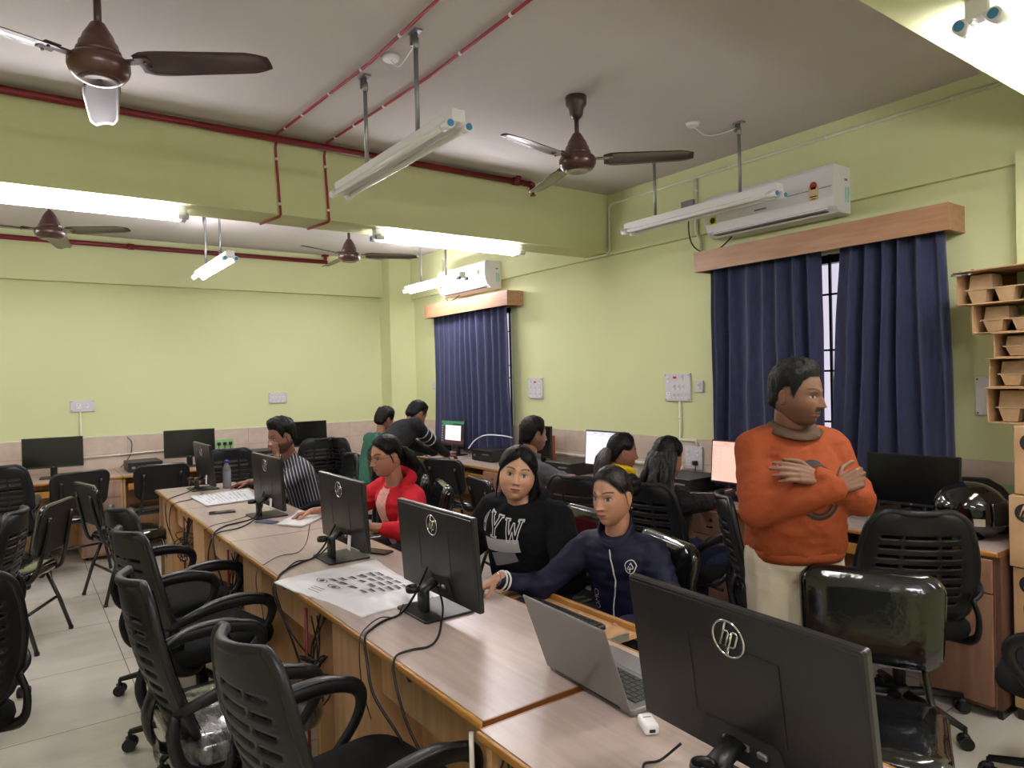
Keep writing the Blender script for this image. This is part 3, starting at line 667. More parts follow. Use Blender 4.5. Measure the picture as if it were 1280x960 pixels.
def flat_screen(name, col, st): return mat(name, col, .3, emit=col, estr=st)
def q(mb, R, w, h, x0, x1, z0, z1, y=-.0098):
    """quad in screen fractions, from the left and the top"""
    X = lambda f: -w/2 + f*w; Z = lambda f: h/2 - f*h
    mb.raw([(X(x0), y, Z(z1)), (X(x1), y, Z(z1)), (X(x1), y, Z(z0)), (X(x0), y, Z(z0))], [(0, 1, 2, 3)], M=R)
SW = flat_screen('screen_white', (226, 224, 238), .33); SP = flat_screen('screen_pink', (255, 182, 168), .34); SG = flat_screen('screen_line', (150, 145, 175), .25)
SPK = flat_screen('screen_line_pink', (215, 150, 140), .3); SGREEN = flat_screen('screen_green', (50, 110, 80), .3); SMAR = flat_screen('screen_maroon', (70, 38, 40), .3); SDK = flat_screen('screen_dark', (28, 30, 34), .3)
def sheet(base, line):
    def fn(par, R, w, h):
        mb = MB(); q(mb, R, w, h, .02, .98, .03, .95); c = mb.build('screen_page', base, par)
        mb = MB()
        q(mb, R, w, h, .02, .98, .03, .05, -.0101); q(mb, R, w, h, .02, .98, .13, .14, -.0101)
        for i in range(9): q(mb, R, w, h, .04, .16, .2+.08*i, .205+.08*i, -.0101)
        q(mb, R, w, h, .16, .164, .2, .85, -.0101); q(mb, R, w, h, .04, .044, .2, .85, -.0101)
        for i in range(4): q(mb, R, w, h, .2+.17*i, .3+.17*i, .075, .095, -.0101)
        mb.build('screen_lines', line, c)
    return fn
def desktop_screen(par, R, w, h):
    mb = MB(); q(mb, R, w, h, .02, .98, .03, .95); c = mb.build('wallpaper', SDK, par)
    mb = MB(); q(mb, R, w, h, .02, .98, .03, .13, -.0100); q(mb, R, w, h, .10, .5, .12, .24, -.0100); mb.build('wallpaper_top', SGREEN, c)
    mb = MB(); q(mb, R, w, h, .2, .98, .72, .9, -.0100); q(mb, R, w, h, .13, .2, .3, .9, -.01); mb.build('wallpaper_low', SMAR, c)
    mb = MB(); q(mb, R, w, h, .2, .86, .2, .78, -.0102); mb.build('open_window', SW, c)
    mb = MB()
    for i in range(7): q(mb, R, w, h, .04, .10, .2+.1*i, .24+.1*i, -.0102)
    mb.build('desktop_icons', SG, c)
make_monitor('lit monitor with a white window on a dark desktop, under the far curtain', (3.84, 6.45, .99), R90(-88), R90(4), .46, .275, screen=desktop_screen, group=GW)
make_monitor('lit monitor with a white spreadsheet in front of the woman in the yellow collar', (3.76, 3.98, .995), R90(-90), R90(4), .475, .285, screen=sheet(SW, SG), group=GW)
make_monitor('lit monitor with a pinkish page beside the man in orange', (3.80, 2.76, .985), R90(-90), R90(5), .48, .285, screen=sheet(SP, SPK), group=GW)
make_monitor('black switched-off monitor beside the helmet on the window wall desk', (3.83, 1.735, .985), R90(-83), R90(4.4), .45, .27, group=GW)
make_monitor('dark monitor mostly hidden behind the man in the grey jacket', (3.86, 5.03, .99), R90(-90), R90(4), .475, .285, group=GW)

# ------------------------------------------------------------------ desktop computers, lying flat
PCB = mat('computer_case', (24, 24, 26), 0.45, bump=.03, bscale=300)
def make_pc(label, x, y, rz, d=(.34, .38, .10)):
    t = thing('desktop_computer', label, 'computer', (x, y, .75), rz, 'slim desktop computers')
    mb = MB(); mb.box((0, 0, d[2]/2+.004), d, bev=.004); mb.build('case', PCB, t)
    mb = MB(); mb.box((0, -d[1]/2-.003, d[2]/2+.004), (d[0]-.004, .008, d[2]-.004), bev=.003); f = mb.build('front_panel', BLACKP, t)
    mb = MB(); mb.box((d[0]*.2, -d[1]/2-.0075, d[2]*.65), (.11, .002, .012)); mb.mi = 1; mb.box((-d[0]*.35, -d[1]/2-.0075, d[2]*.5), (.03, .002, .02)); mb.build('drive_slot', [GREYP, STEEL], f)
    return t
make_pc('black desktop computer on the window wall desk under the far curtain', 3.92, 5.75, -PI/2, (.36, .34, .11))
make_pc('black desktop computer left of the white spreadsheet screen', 3.87, 4.50, -PI/2, (.34, .36, .10))
make_pc('black desktop computer under the double socket with the plug', 3.88, 3.27, -PI/2, (.34, .36, .10))
make_pc('black desktop computer right beside the man in orange, with a white sticker', 3.88, 2.22, -PI/2, (.34, .34, .11))
make_pc('black desktop computer on the back wall desk near the hanging wire', 1.02, 7.70, 0, (.30, .34, .09))
make_pc('black desktop computer on the back wall desk behind the hand of the striped shirt man', 2.18, 7.72, 0, (.28, .34, .10))
make_pc('black box beside the lit desktop screen near the leaning man', 3.88, 6.95, -PI/2, (.25, .32, .13))

# ------------------------------------------------------------------ office mesh chair (local: faces +y)
WRAP = mat('clear_wrap_over_black', (44, 45, 48), 0.14, bump=.7, bscale=22, coat=1.0, bstretch=(1, 3, 1), col2=(96, 97, 100), nscale=9, stretch=(1, 5, 1))
PLINE = mat('chair_plastic_light', (40, 42, 45), 0.38)
def back_pt(u, v, off=0.0):
    w = .17 + .065*math.sin(PI*min(1, (.16+.70*v))) - .028*v*v
    if v > .87: w -= .062*(1-math.sqrt(max(0, 1-((v-.87)/.13)**2)))
    if v < .1: w *= .86+1.4*v
    y = -.20 - .125*v - .022*math.sin(PI*v) + .05*v*v*0 + .045*u*u + off
    return (u*w, y, .50+.48*v)
def make_office_chair(label, loc, rz, wrapped=False, group='black mesh office chairs'):
    t = thing('office_chair', label, 'chair', loc, rz, group)
    nu, nv = 28, 58
    def skip(i, j):
        u = abs(-1+2*(i+.5)/nu); v = (j+.5)/nv
        k = (j-9) % 5
        return 9 <= j < 48 and k in (1, 2) and u < .74 and not (i in (9, 18))
    mb = MB(); mb.grid(lambda u, v: back_pt(-1+2*u, v), nu, nv, skip=skip, smooth=True); b = mb.build('backrest', CHAIRP, t, solid=.010, offset=0)
    mb = MB(); VV = [v/18*.87 for v in range(18)] + [.87+.13*math.sin(PI/2*k/7) for k in range(8)]; edge = [back_pt(-1, v) for v in VV] + [back_pt(-1+2*k/10, 1) for k in range(1, 10)] + [back_pt(1, v) for v in VV[::-1]] + [back_pt(1-2*k/10, 0) for k in range(1, 10)]
    mb.tube(edge, .0165, n=8, closed=True, up=(0, 1, 0), flat=(.8, 1)); mb.build('back_frame', CHAIRP, b)
    mb = MB(); mb.grid(lambda u, v: back_pt(-.93+1.86*u, .04+.93*v, .026+.008*math.sin(PI*u)), 14, 20); mb.build('mesh_panel', MESHF, b)
    # seat cushion
    def seat_ring(s, z): return [(x*s, y*s+.02, z) for x, y in rrect(.49, .47, .10, 6)]
    mb = MB(); mb.loft([seat_ring(.90, .425), seat_ring(.97, .435), seat_ring(1.0, .46), seat_ring(.985, .485), seat_ring(.93, .500), seat_ring(.7, .507), seat_ring(.3, .508)])
    mb.build('seat', WRAP if wrapped else FABRIC, t)
    if wrapped:
        mb = MB(); c = V((.05, -.235, .44))
        for k in range(11):
            a = 2*PI*k/11; rr = .05+.03*random.random(); d = V((math.cos(a)*rr, -.012, math.sin(a)*rr*.8)); n_ = V((-math.sin(a), 0, math.cos(a)))*.016
            mb.raw([c, c+d*.6+n_*.6, c+d+n_*.2, c+d*.6-n_*.8, c+V((0, -.02, 0))], [(0, 1, 4), (1, 2, 4), (2, 3, 4), (3, 0, 4)], smooth=True)
        mb.build('wrap_knot', mat('clear_wrap_knot', (150, 150, 150), .2, coat=.8, alpha=.55), t)
    for s in (-1, 1):
        mb = MB(); P = [(s*.215, -.225, .60), (s*.262, -.19, .635), (s*.275, -.08, .665), (s*.278, .06, .668), (s*.275, .16, .645), (s*.272, .195, .60), (s*.27, .17, .53), (s*.268, .09, .45), (s*.24, .03, .415), (s*.16, .0, .41)]
        mb.tube(P, [.016, .019, .024, .026, .025, .022, .019, .018, .018, .016], n=8, sub=4, up=(1, 0, 0), flat=(.55, 1)); 
        mb.build('armrest', CHAIRP, t)
        mb = MB(); mb.tube([(s*.255, -.17, .645), (s*.277, -.07, .688), (s*.28, .06, .692), (s*.277, .15, .668)], [.012, .021, .022, .014], n=8, sub=4, up=(0, 0, 1), flat=(.3, 1)); mb.build('armrest_pad', PLINE, t)
        mb = MB(); mb.tube([(s*.218, -.225, .61), (s*.235, -.235, .53), (s*.235, -.20, .44), (s*.2, -.11, .405), (s*.12, -.04, .405)], [.017, .019, .02, .018, .015], n=8, sub=4, up=(1, 0, 0), flat=(.55, 1)); mb.build('back_bracket', CHAIRP, t)
    mb = MB(); mb.tube([(0, -.235, .62), (0, -.262, .52), (0, -.22, .42), (0, -.1, .395), (0, .0, .395)], [.03, .035, .03, .03, .03], n=8, sub=4, up=(1, 0, 0), flat=(1.5, .4)); mb.box((0, .0, .40), (.2, .24, .045), bev=.01); mb.build('tilt_mechanism', BLACKP, t)
    mb = MB(); mb.tube([(.09, .04, .39), (.2, .05, .385), (.27, .05, .38)], [.005, .005, .011], n=8); mb.build('lever', BLACKP, t)
    mb = MB(); mb.cyl((0, 0, .15), (0, 0, .30), .026, n=16); mb.cyl((0, 0, .30), (0, 0, .40), .016, n=14); mb.build('gas_lift', BLACKM, t)
    mb = MB(); mb.lathe([(.03, .075), (.045, .08), (.045, .13), (.03, .15)], n=18)
    for k in range(5):
        a = 2*PI*k/5+.3; c_, s_ = math.cos(a), math.sin(a)
        mb.tube([(.02*c_, .02*s_, .115), (.16*c_, .16*s_, .105), (.30*c_, .30*s_, .078)], [.026, .022, .015], n=8, up=(0, 0, 1), flat=(.8, 1))
    base = mb.build('star_base', BLACKP, t)
    for k in range(5):
        a = 2*PI*k/5+.3; cx, cy = .30*math.cos(a), .30*math.sin(a); b2 = a+.9*((k*7) % 3)
        d = V((-math.sin(b2), math.cos(b2), 0))
        mb = MB()
        for s in (-1, 1): mb.cyl(V((cx, cy, .027))+d*(s*.006), V((cx, cy, .027))+d*(s*.026), .027, n=14)
        mb.cyl((cx, cy, .03), (cx, cy, .08), .009, n=8); mb.box((cx, cy, .05), (.03, .03, .02), bev=.005); mb.build('caster', BLACKP, base)
    return t

# ------------------------------------------------------------------ visitor chair on a tube frame (local: faces +y)
TUBEB = mat('black_tube_frame', (17, 17, 18), .28, coat=.3)
def make_visitor(label, loc, rz, group='black vinyl visitor chairs', vin=None):
    t = thing('visitor_chair', label, 'chair', loc, rz, group)
    vin = vin or VINYL
    Rb = T(0, -.25, .72) @ Matrix.Rotation(R90(12), 4, 'X') @ Matrix(((1, 0, 0, 0), (0, 0, -1, 0), (0, 1, 0, 0), (0, 0, 0, 1)))
    def outl(s): 
        return [(x*s*(1+.04*y/.15), y*s) for x, y in rrect(.45, .32, .07, 6)]
    mb = MB(Rb)   # pad thickness along local z of Rb = -y world (towards the back); the pad bulges to the sitter
    mb.loft([[(x, y, z) for x, y in outl(s)] for s, z in ((.55, -.038), (.85, -.034), (.96, -.024), (1.0, -.008), (.99, .004))])
    mb.build('backrest', vin, t)
    mb = MB(Rb); mb.loft([[(x, y, z) for x, y in outl(s)] for s, z in ((.985, .003), (.985, .010), (.95, .014))]); k = mb.build('back_panel', VINYLM, t)
    mb = MB(Rb)
    for sx in (-1, 1):
        for yy in (-.08, .05): mb.cyl((sx*.15, yy, .014), (sx*.15, yy, .0175), .008, n=10)
    mb.build('bolt', CHROME, k)
    def so(s, z): return [(x*s, y*s+.03, z) for x, y in rrect(.45, .44, .08, 6)]
    mb = MB(); mb.loft([so(.96, .425), so(1, .44), so(1, .46), so(.95, .478), so(.8, .486), so(.4, .488)]); mb.build('seat', vin, t)
    for s in (-1, 1):
        mb = MB(); mb.tube([(s*.15, -.285, .80), (s*.15, -.262, .66), (s*.17, -.225, .50), (s*.19, -.19, .43), (s*.2, -.12, .412), (s*.2, .0, .412), (s*.2, .22, .412)], .0125, n=10, sub=4); mb.build('back_upright', TUBEB, t)
    for s in (-1, 1):
        for e in (-1, 1):
            mb = MB(); mb.tube([(s*.2, e*.14+.04, .41), (s*.215, e*.20+.03, .22), (s*.23, e*.25+.02, .012)], .0125, n=10); mb.cyl((s*.23, e*.25+.02, 0), (s*.23, e*.25+.02, .02), .015, n=10); mb.build('leg', TUBEB, t)
    mb = MB(); mb.cyl((-.2, .16, .40), (.2, .16, .40), .01, n=8); mb.build('front_rail', TUBEB, t)
    mb = MB(); mb.cyl((-.218, -.155, .22), (.218, -.155, .22), .01, n=8); mb.build('rear_rail', TUBEB, t)
    return t
def face(dx, dy): return math.atan2(-dx, dy)      # turn so that local +y looks along (dx, dy)

GO = 'black mesh office chairs'
A0 = make_office_chair('black mesh office chair nearest the viewer, slotted back, beside the desk row', (.70, 1.73, 0), face(1, .15))
B0 = make_office_chair('black mesh office chair with clear plastic wrap still on its seat', (.575, 2.47, 0), face(1, .05), wrapped=True)
C0 = dup(A0, (.645, 3.30, 0), face(1, .22), 'third black mesh office chair along the left of the desk row, behind the wrapped one')
dup(A0, (.68, 3.95, 0), face(1, .25), 'farthest black mesh office chair along the left of the desk row')
dup(A0, (-.14, 6.90, 0), face(-.05, 1), 'black mesh office chair before the back wall desk at the picture edge')
dup(A0, (-.28, 4.25, 0), face(-.9, .25), 'black mesh office chair cut by the picture edge, in front of the vinyl chairs')
dup(A0, (-.30, 3.02, 0), face(-.45, 1), 'black mesh office chair cut by the picture edge, nearest in the lower corner')
dup(A0, (1.60, 6.90, 0), face(.05, 1), 'black mesh office chair at the back wall desk beside the water bottle')
dup(A0, (2.60, 7.30, 0), face(.1, 1), 'black mesh office chair at the back wall behind the striped shirt man')
dup(A0, (3.02, 6.98, 0), face(.97, .12), 'black mesh office chair squeezed next to the one behind the striped shirt man')
dup(A0, (1.92, 5.33, 0), face(-1, .12), 'black mesh office chair the striped shirt man sits on')
dup(A0, (2.60, 5.02, 0), face(.75, .65), 'black mesh office chair behind the red hooded woman with its back to us')
dup(A0, (3.05, 2.68, 0), face(1, .12), 'black mesh office chair of the woman with long curly hair')
dup(A0, (2.94, 3.17, 0), face(1, .25), 'black mesh office chair of the woman with the yellow scarf')
dup(A0, (2.99, 1.93, 0), face(.70, -.71), 'black mesh office chair between the man in orange and the curly haired woman')
T0 = dup(A0, (3.22, 1.53, 0), face(.74, .67), 'black mesh office chair at the helmet desk with something red behind its back')
dup(A0, (3.05, .80, 0), face(-.2, 1), 'black mesh office chair at the right edge, only an arm in view')
GV = 'black vinyl visitor chairs'
U0 = make_visitor('plastic-wrapped black vinyl visitor chair in front of the man in orange', (2.17, 1.13, 0), face(-.88, -.40))
dup(U0, (-.04, 5.28, 0), face(-.9, .42), 'black vinyl visitor chair turned away, nearest of the left group, pale reflections on its seat')
dup(U0, (.67, 6.02, 0), face(.97, .22), 'black vinyl visitor chair seen side-on between the left chairs and the row')
dup(U0, (.36, 7.10, 0), face(-.3, 1), 'black vinyl visitor chair tucked at the back wall desk under the left monitor')
dup(U0, (1.06, 7.14, 0), face(0, 1), 'black vinyl visitor chair tucked at the back wall desk by the desktop computer')
dup(U0, (2.02, 2.12, 0), face(-1, .30), 'black vinyl visitor chair the girl in the navy jacket sits on')
dup(U0, (2.20, 2.78, 0), face(-1, .12), 'black vinyl visitor chair the woman in the black hoodie sits on')
dup(U0, (2.10, 4.20, 0), face(-.9, .3), 'plastic-wrapped visitor chair behind the woman in the black hoodie')
dup(U0, (2.20, 4.72, 0), face(-.95, .2), 'plastic-wrapped visitor chair right behind the red hooded woman')
dup(U0, (3.30, 5.38, 0), face(.95, .3), 'black vinyl visitor chair with its back to us at the far window wall desk')
dup(U0, (2.90, 4.03, 0), face(1, -.2), 'black vinyl visitor chair the man in the grey jacket sits on')
# ------------------------------------------------------------------ people
from mathutils.bvhtree import BVHTree
SKINM = bpy.data.materials.new('skin'); SKINM.use_nodes = True
def _skin():
    nt = SKINM.node_tree; b = nt.nodes['Principled BSDF']; a = nt.nodes.new('ShaderNodeAttribute'); a.attribute_name = 'tone'
    nt.links.new(a.outputs['Color'], b.inputs['Base Color']); b.inputs['Roughness'].default_value = .5; b.inputs['Subsurface Weight'].default_value = .08
    b.inputs['Subsurface Radius'].default_value = (.01, .004, .002); b.inputs['Subsurface Scale'].default_value = .3
_skin()
HAIRM = mat('black_hair', (9, 8, 8), .5, col2=(15, 13, 13), nscale=60, stretch=(1, 1, .15), bump=.35, bscale=90, bstretch=(1, 1, .12), spec=.2)
HAIRG = mat('greying_hair', (22, 21, 20), .55, col2=(28, 27, 26), nscale=90, spec=.2, bump=.4, bscale=160)

def capsule(mb, a, b, ra, rb, n=12):
    a, b = V(a), V(b); d = b - a; L = max(d.length, 1e-5); d = d / L
    ref = V((0, 0, 1)) if abs(d.z) < .9 else V((1, 0, 0)); u = (ref - d*ref.dot(d)).normalized(); w = d.cross(u); rings = []
    for i in range(5):
        t = -PI/2 + (PI/2)*i/4; r = max(ra*math.cos(t), ra*.08); c = a + d*(ra*math.sin(t))
        rings.append([c + u*(r*math.cos(2*PI*k/n)) + w*(r*math.sin(2*PI*k/n)) for k in range(n)])
    for i in range(5):
        t = (PI/2)*i/4; r = max(rb*math.cos(t), rb*.08); c = b + d*(rb*math.sin(t))
        rings.append([c + u*(r*math.cos(2*PI*k/n)) + w*(r*math.sin(2*PI*k/n)) for k in range(n)])
    mb.loft(rings)
def limb(mb, pts, rs):
    for i in range(len(pts)-1): capsule(mb, pts[i], pts[i+1], rs[i], rs[i+1])
def remesh(mb, voxel, smooth=3, subs=0):
    me = bpy.data.meshes.new('tmp'); me.from_pydata([tuple(p) for p in mb.v], [], mb.f); me.update()
    o = bpy.data.objects.new('tmp', me); COL.objects.link(o)
    r = o.modifiers.new('r', 'REMESH'); r.mode = 'VOXEL'; r.voxel_size = voxel; r.adaptivity = 0
    if smooth:
        s = o.modifiers.new('s', 'SMOOTH'); s.iterations = smooth; s.factor = .5
    dg = bpy.context.evaluated_depsgraph_get(); e = bpy.data.meshes.new_from_object(o.evaluated_get(dg))
    n = len(e.vertices); co = np.empty(n*3, dtype=np.float64); e.vertices.foreach_get('co', co); vs = co.reshape(-1, 3)
    fs = [list(p.vertices) for p in e.polygons]
    bpy.data.objects.remove(o); bpy.data.meshes.remove(me); bpy.data.meshes.remove(e)
    return vs, fs
def sstep(x, a, b):
    t = np.clip((x-a)/(b-a), 0, 1); return t*t*(3-2*t)
def gauss(x, s): return np.exp(-(x/s)**2)

def head_grid(dense=1.0):
    nf = int(70*dense); nb = int(22*dense)
    th = np.concatenate([np.linspace(-1.35, 1.35, nf, endpoint=False), np.linspace(1.35, 2*PI-1.35, nb, endpoint=False)])
    z1 = np.linspace(-1, -.72, int(9*dense), endpoint=False); z2 = np.linspace(-.72, .36, int(62*dense), endpoint=False)
    ph = np.concatenate([np.linspace(-PI/2+.02, math.asin(-.72), int(10*dense), endpoint=False), np.arcsin(z2), np.linspace(math.asin(.36), PI/2-.02, int(20*dense))])
    return th, ph
def head_shape(TH, PH, f, features=True):
    dx, dy, dz = np.sin(TH)*np.cos(PH), np.cos(TH)*np.cos(PH), np.sin(PH)
    fr = sstep(np.cos(TH), -.1, .5); low = (dz < 0)
    c0 = np.cos(PH); cy = np.where(low, (1-np.abs(dz)**3.4)**(1/3.4), (1-np.abs(dz)**2.3)**(1/2.3)); cx = np.where(low, (1-np.abs(dz)**2.6)**(1/2.6), (1-np.abs(dz)**2.2)**(1/2.2))
    cy = np.where(np.cos(TH) > 0, cy, c0*.35+.65*(1-np.abs(dz)**2.4)**(1/2.4)); 
    z = dz*.117; t = np.clip(-dz, 0, 1)
    x = np.sin(TH)*cx*.0745*f.get('wide', 1)*(1-.06*t-f.get('jaw', .26)*t**2.6)
    y = np.cos(TH)*cy*np.where(np.cos(TH) > 0, .090, .098)
    y = y + np.where(np.cos(TH) < 0, .045*sstep(t, .3, 1.0)*(-np.cos(TH)), 0)      # nape runs in below the skull
    if features:
        X, Z = x, z; d = 0
        ax = np.abs(X)
        d = d + .0045*gauss(Z-.023, .010)*gauss(X, .05) - .0115*gauss(ax-.030, .016)*gauss(Z-.002, .011) + .0055*gauss(ax-.031, .011)*gauss(Z-.0, .0065)
        s = np.clip((.018-Z)/.054, 0, 1); sg = .0065+.0055*s
        nose = (.005+1.12*f.get('nose', .021)*s**1.25)*gauss(X, sg)*sstep(Z, -.0445, -.034)*(1-sstep(Z, .012, .032))
        d = d + nose + .0075*gauss(ax-.0125, .0058)*gauss(Z+.0365, .0062)
        d = d + .004*gauss(X, .03)*gauss(Z+.064, .018)
        lw = gauss(X, .021)
        d = d + lw*(.0042*gauss(Z+.0585, .0042) + .0052*gauss(Z+.0695, .005) - .0035*gauss(Z+.0638, .0018))
        d = d - .003*gauss(X, .02)*gauss(Z+.081, .005) + .006*gauss(X, .02)*gauss(Z+.098, .013)
        d = d + f.get('cheek', .004)*gauss(ax-.043, .02)*gauss(Z+.028, .026)
        y = y + d*fr
        x = x + np.sign(X)*f.get('cheek', .004)*.6*gauss(Z+.03, .03)*fr*sstep(ax, .02, .05)
    return x, y, z
def head_tone(x, y, z, TH, f):
    sk = np.array(srgb(f['skin'])); ax = np.abs(x); front = np.cos(TH) > .15
    col = np.ones(x.shape + (3,))*sk
    def mix(m, c):
        nonlocal col
        m = np.clip(m, 0, 1)[..., None]*front[..., None]; col = col*(1-m) + np.array(c)*m
    blush = sk*np.array((1.12, .92, .9))
    mix(.5*gauss(ax-.042, .02)*gauss(z+.03, .02), blush); mix(.5*gauss(x, .012)*gauss(z+.034, .012), blush)
    mix(.35*gauss(ax-.03, .016)*gauss(z+.009, .005), sk*.72)  # slight under-eye shading, put into the skin colour
    lip = np.array(srgb(f.get('lip', (150, 74, 74))))
    mix(sstep(.0235-ax, 0, .006)*sstep(.0075-np.abs(z+.0640)-.10*ax, 0, .002), lip)
    mix(sstep(.021-ax, 0, .004)*sstep(.0011-np.abs(z+.0637), 0, .0009), lip*.35)
    dark = np.array((.012, .010, .009))
    bz = .0245+.0055*np.cos((ax-.036)/.018*1.2)
    bt = f.get('brow', .0042)
    mix(sstep(bt-np.abs(z-bz), 0, .0016)*sstep(ax, .010, .016)*sstep(.056-ax, 0, .008)*.9, dark)
    op = f.get('eye', .0056)*1.12
    e = ((ax-.031)/.0142)**2 + ((z-.0008)/op)**2
    mix(sstep(1.6-e, 0, .5)*.75, sk*.3)
    mix(sstep(1.0-e, 0, .22), (.40, .37, .34))
    gx, gz = f.get('gaze', (0, 0)); xi = x - np.sign(x)*.031 - gx
    ir = np.sqrt(xi**2 + (z-.001-gz)**2)
    mix(sstep(.0072-ir, 0, .0012)*sstep(1.05-e, 0, .15), (.022, .012, .008)); mix(sstep(.0028-ir, 0, .001)*sstep(1.0-e, 0, .1), (.002, .002, .002))
    lid = .8*np.abs(z-(.0008+op*np.sqrt(np.clip(1-((ax-.031)/.0145)**2, 0, 1))))
    mix(sstep(.0015-lid, 0, .001)*sstep(.0150-np.abs(ax-.031), 0, .002), dark)
    mix(sstep(.0046-np.sqrt(((ax-.0085)/1.2)**2+((z+.0435)*1.6)**2), 0, .002)*.75, sk*.2)
    if f.get('moustache'): mix(sstep(.027-ax, 0, .007)*sstep(.0060-np.abs(z+.0505+.10*(ax-.012)), 0, .002)*f['moustache'], dark)
    if f.get('beard'):
        m = sstep(-z, .030, .052)*sstep(np.abs(x)+(-z)*.55, .052, .068)
        m2 = sstep(-z, .078, .09); mm = np.maximum(m, m2)*f['beard']; col = col*(1-mm[..., None]) + dark*1.4*mm[..., None]
    if f.get('bindi'): mix(sstep(.0022-np.sqrt(x**2+(z-.034)**2), 0, .0006), (.25, .01, .03))
    return col
def hairline(TH, st):
    a = np.abs(((TH+PI) % (2*PI))-PI)
    pts = {'short': ([0, .6, .95, 1.15, 1.3, 1.5, 1.75, 2.0, 2.3, PI], [.072, .070, .055, .022, -.012, .030, .025, -.03, -.062, -.068]),
           'pulled': ([0, .25, .6, .95, 1.2, 1.45, 1.75, 2.0, 2.3, PI], [.074, .072, .062, .040, .018, .012, .020, -.02, -.060, -.075]),
           'framed': ([0, .12, .5, .85, 1.1, 1.4, 1.75, 2.0, 2.3, PI], [.076, .068, .050, .026, .006, .000, .010, -.03, -.065, -.075]),
           'long': ([0, .25, .6, .95, 1.2, 1.45, 1.75, 2.0, 2.3, PI], [.074, .070, .052, .015, -.045, -.09, -.10, -.11, -.115, -.115])}[st]
    return np.interp(a, *pts)

def frame(yaw_dir, pitch=0, roll=0):
    """columns: right, front, up for a head looking along yaw_dir (x, y), pitched up, rolled to its own right"""
    f = V((yaw_dir[0], yaw_dir[1], 0)).normalized(); r = V((f.y, -f.x, 0)); u = V((0, 0, 1))
    f2 = f*math.cos(pitch) + u*math.sin(pitch); u2 = u*math.cos(pitch) - f*math.sin(pitch)
    r3 = r*math.cos(roll) - u2*math.sin(roll); u3 = u2*math.cos(roll) + r*math.sin(roll)
    return r3, f2, u3
def ik(a, c, l1, l2, hint):
    a, c = V(a), V(c); d = c - a; L = min(d.length, (l1+l2)*.998); d.normalize()
    x = (l1*l1 - l2*l2 + L*L)/(2*L); h = math.sqrt(max(l1*l1 - x*x, 0)); hv = V(hint); hv = (hv - d*hv.dot(d)).normalized()
    return a + d*x + hv*h

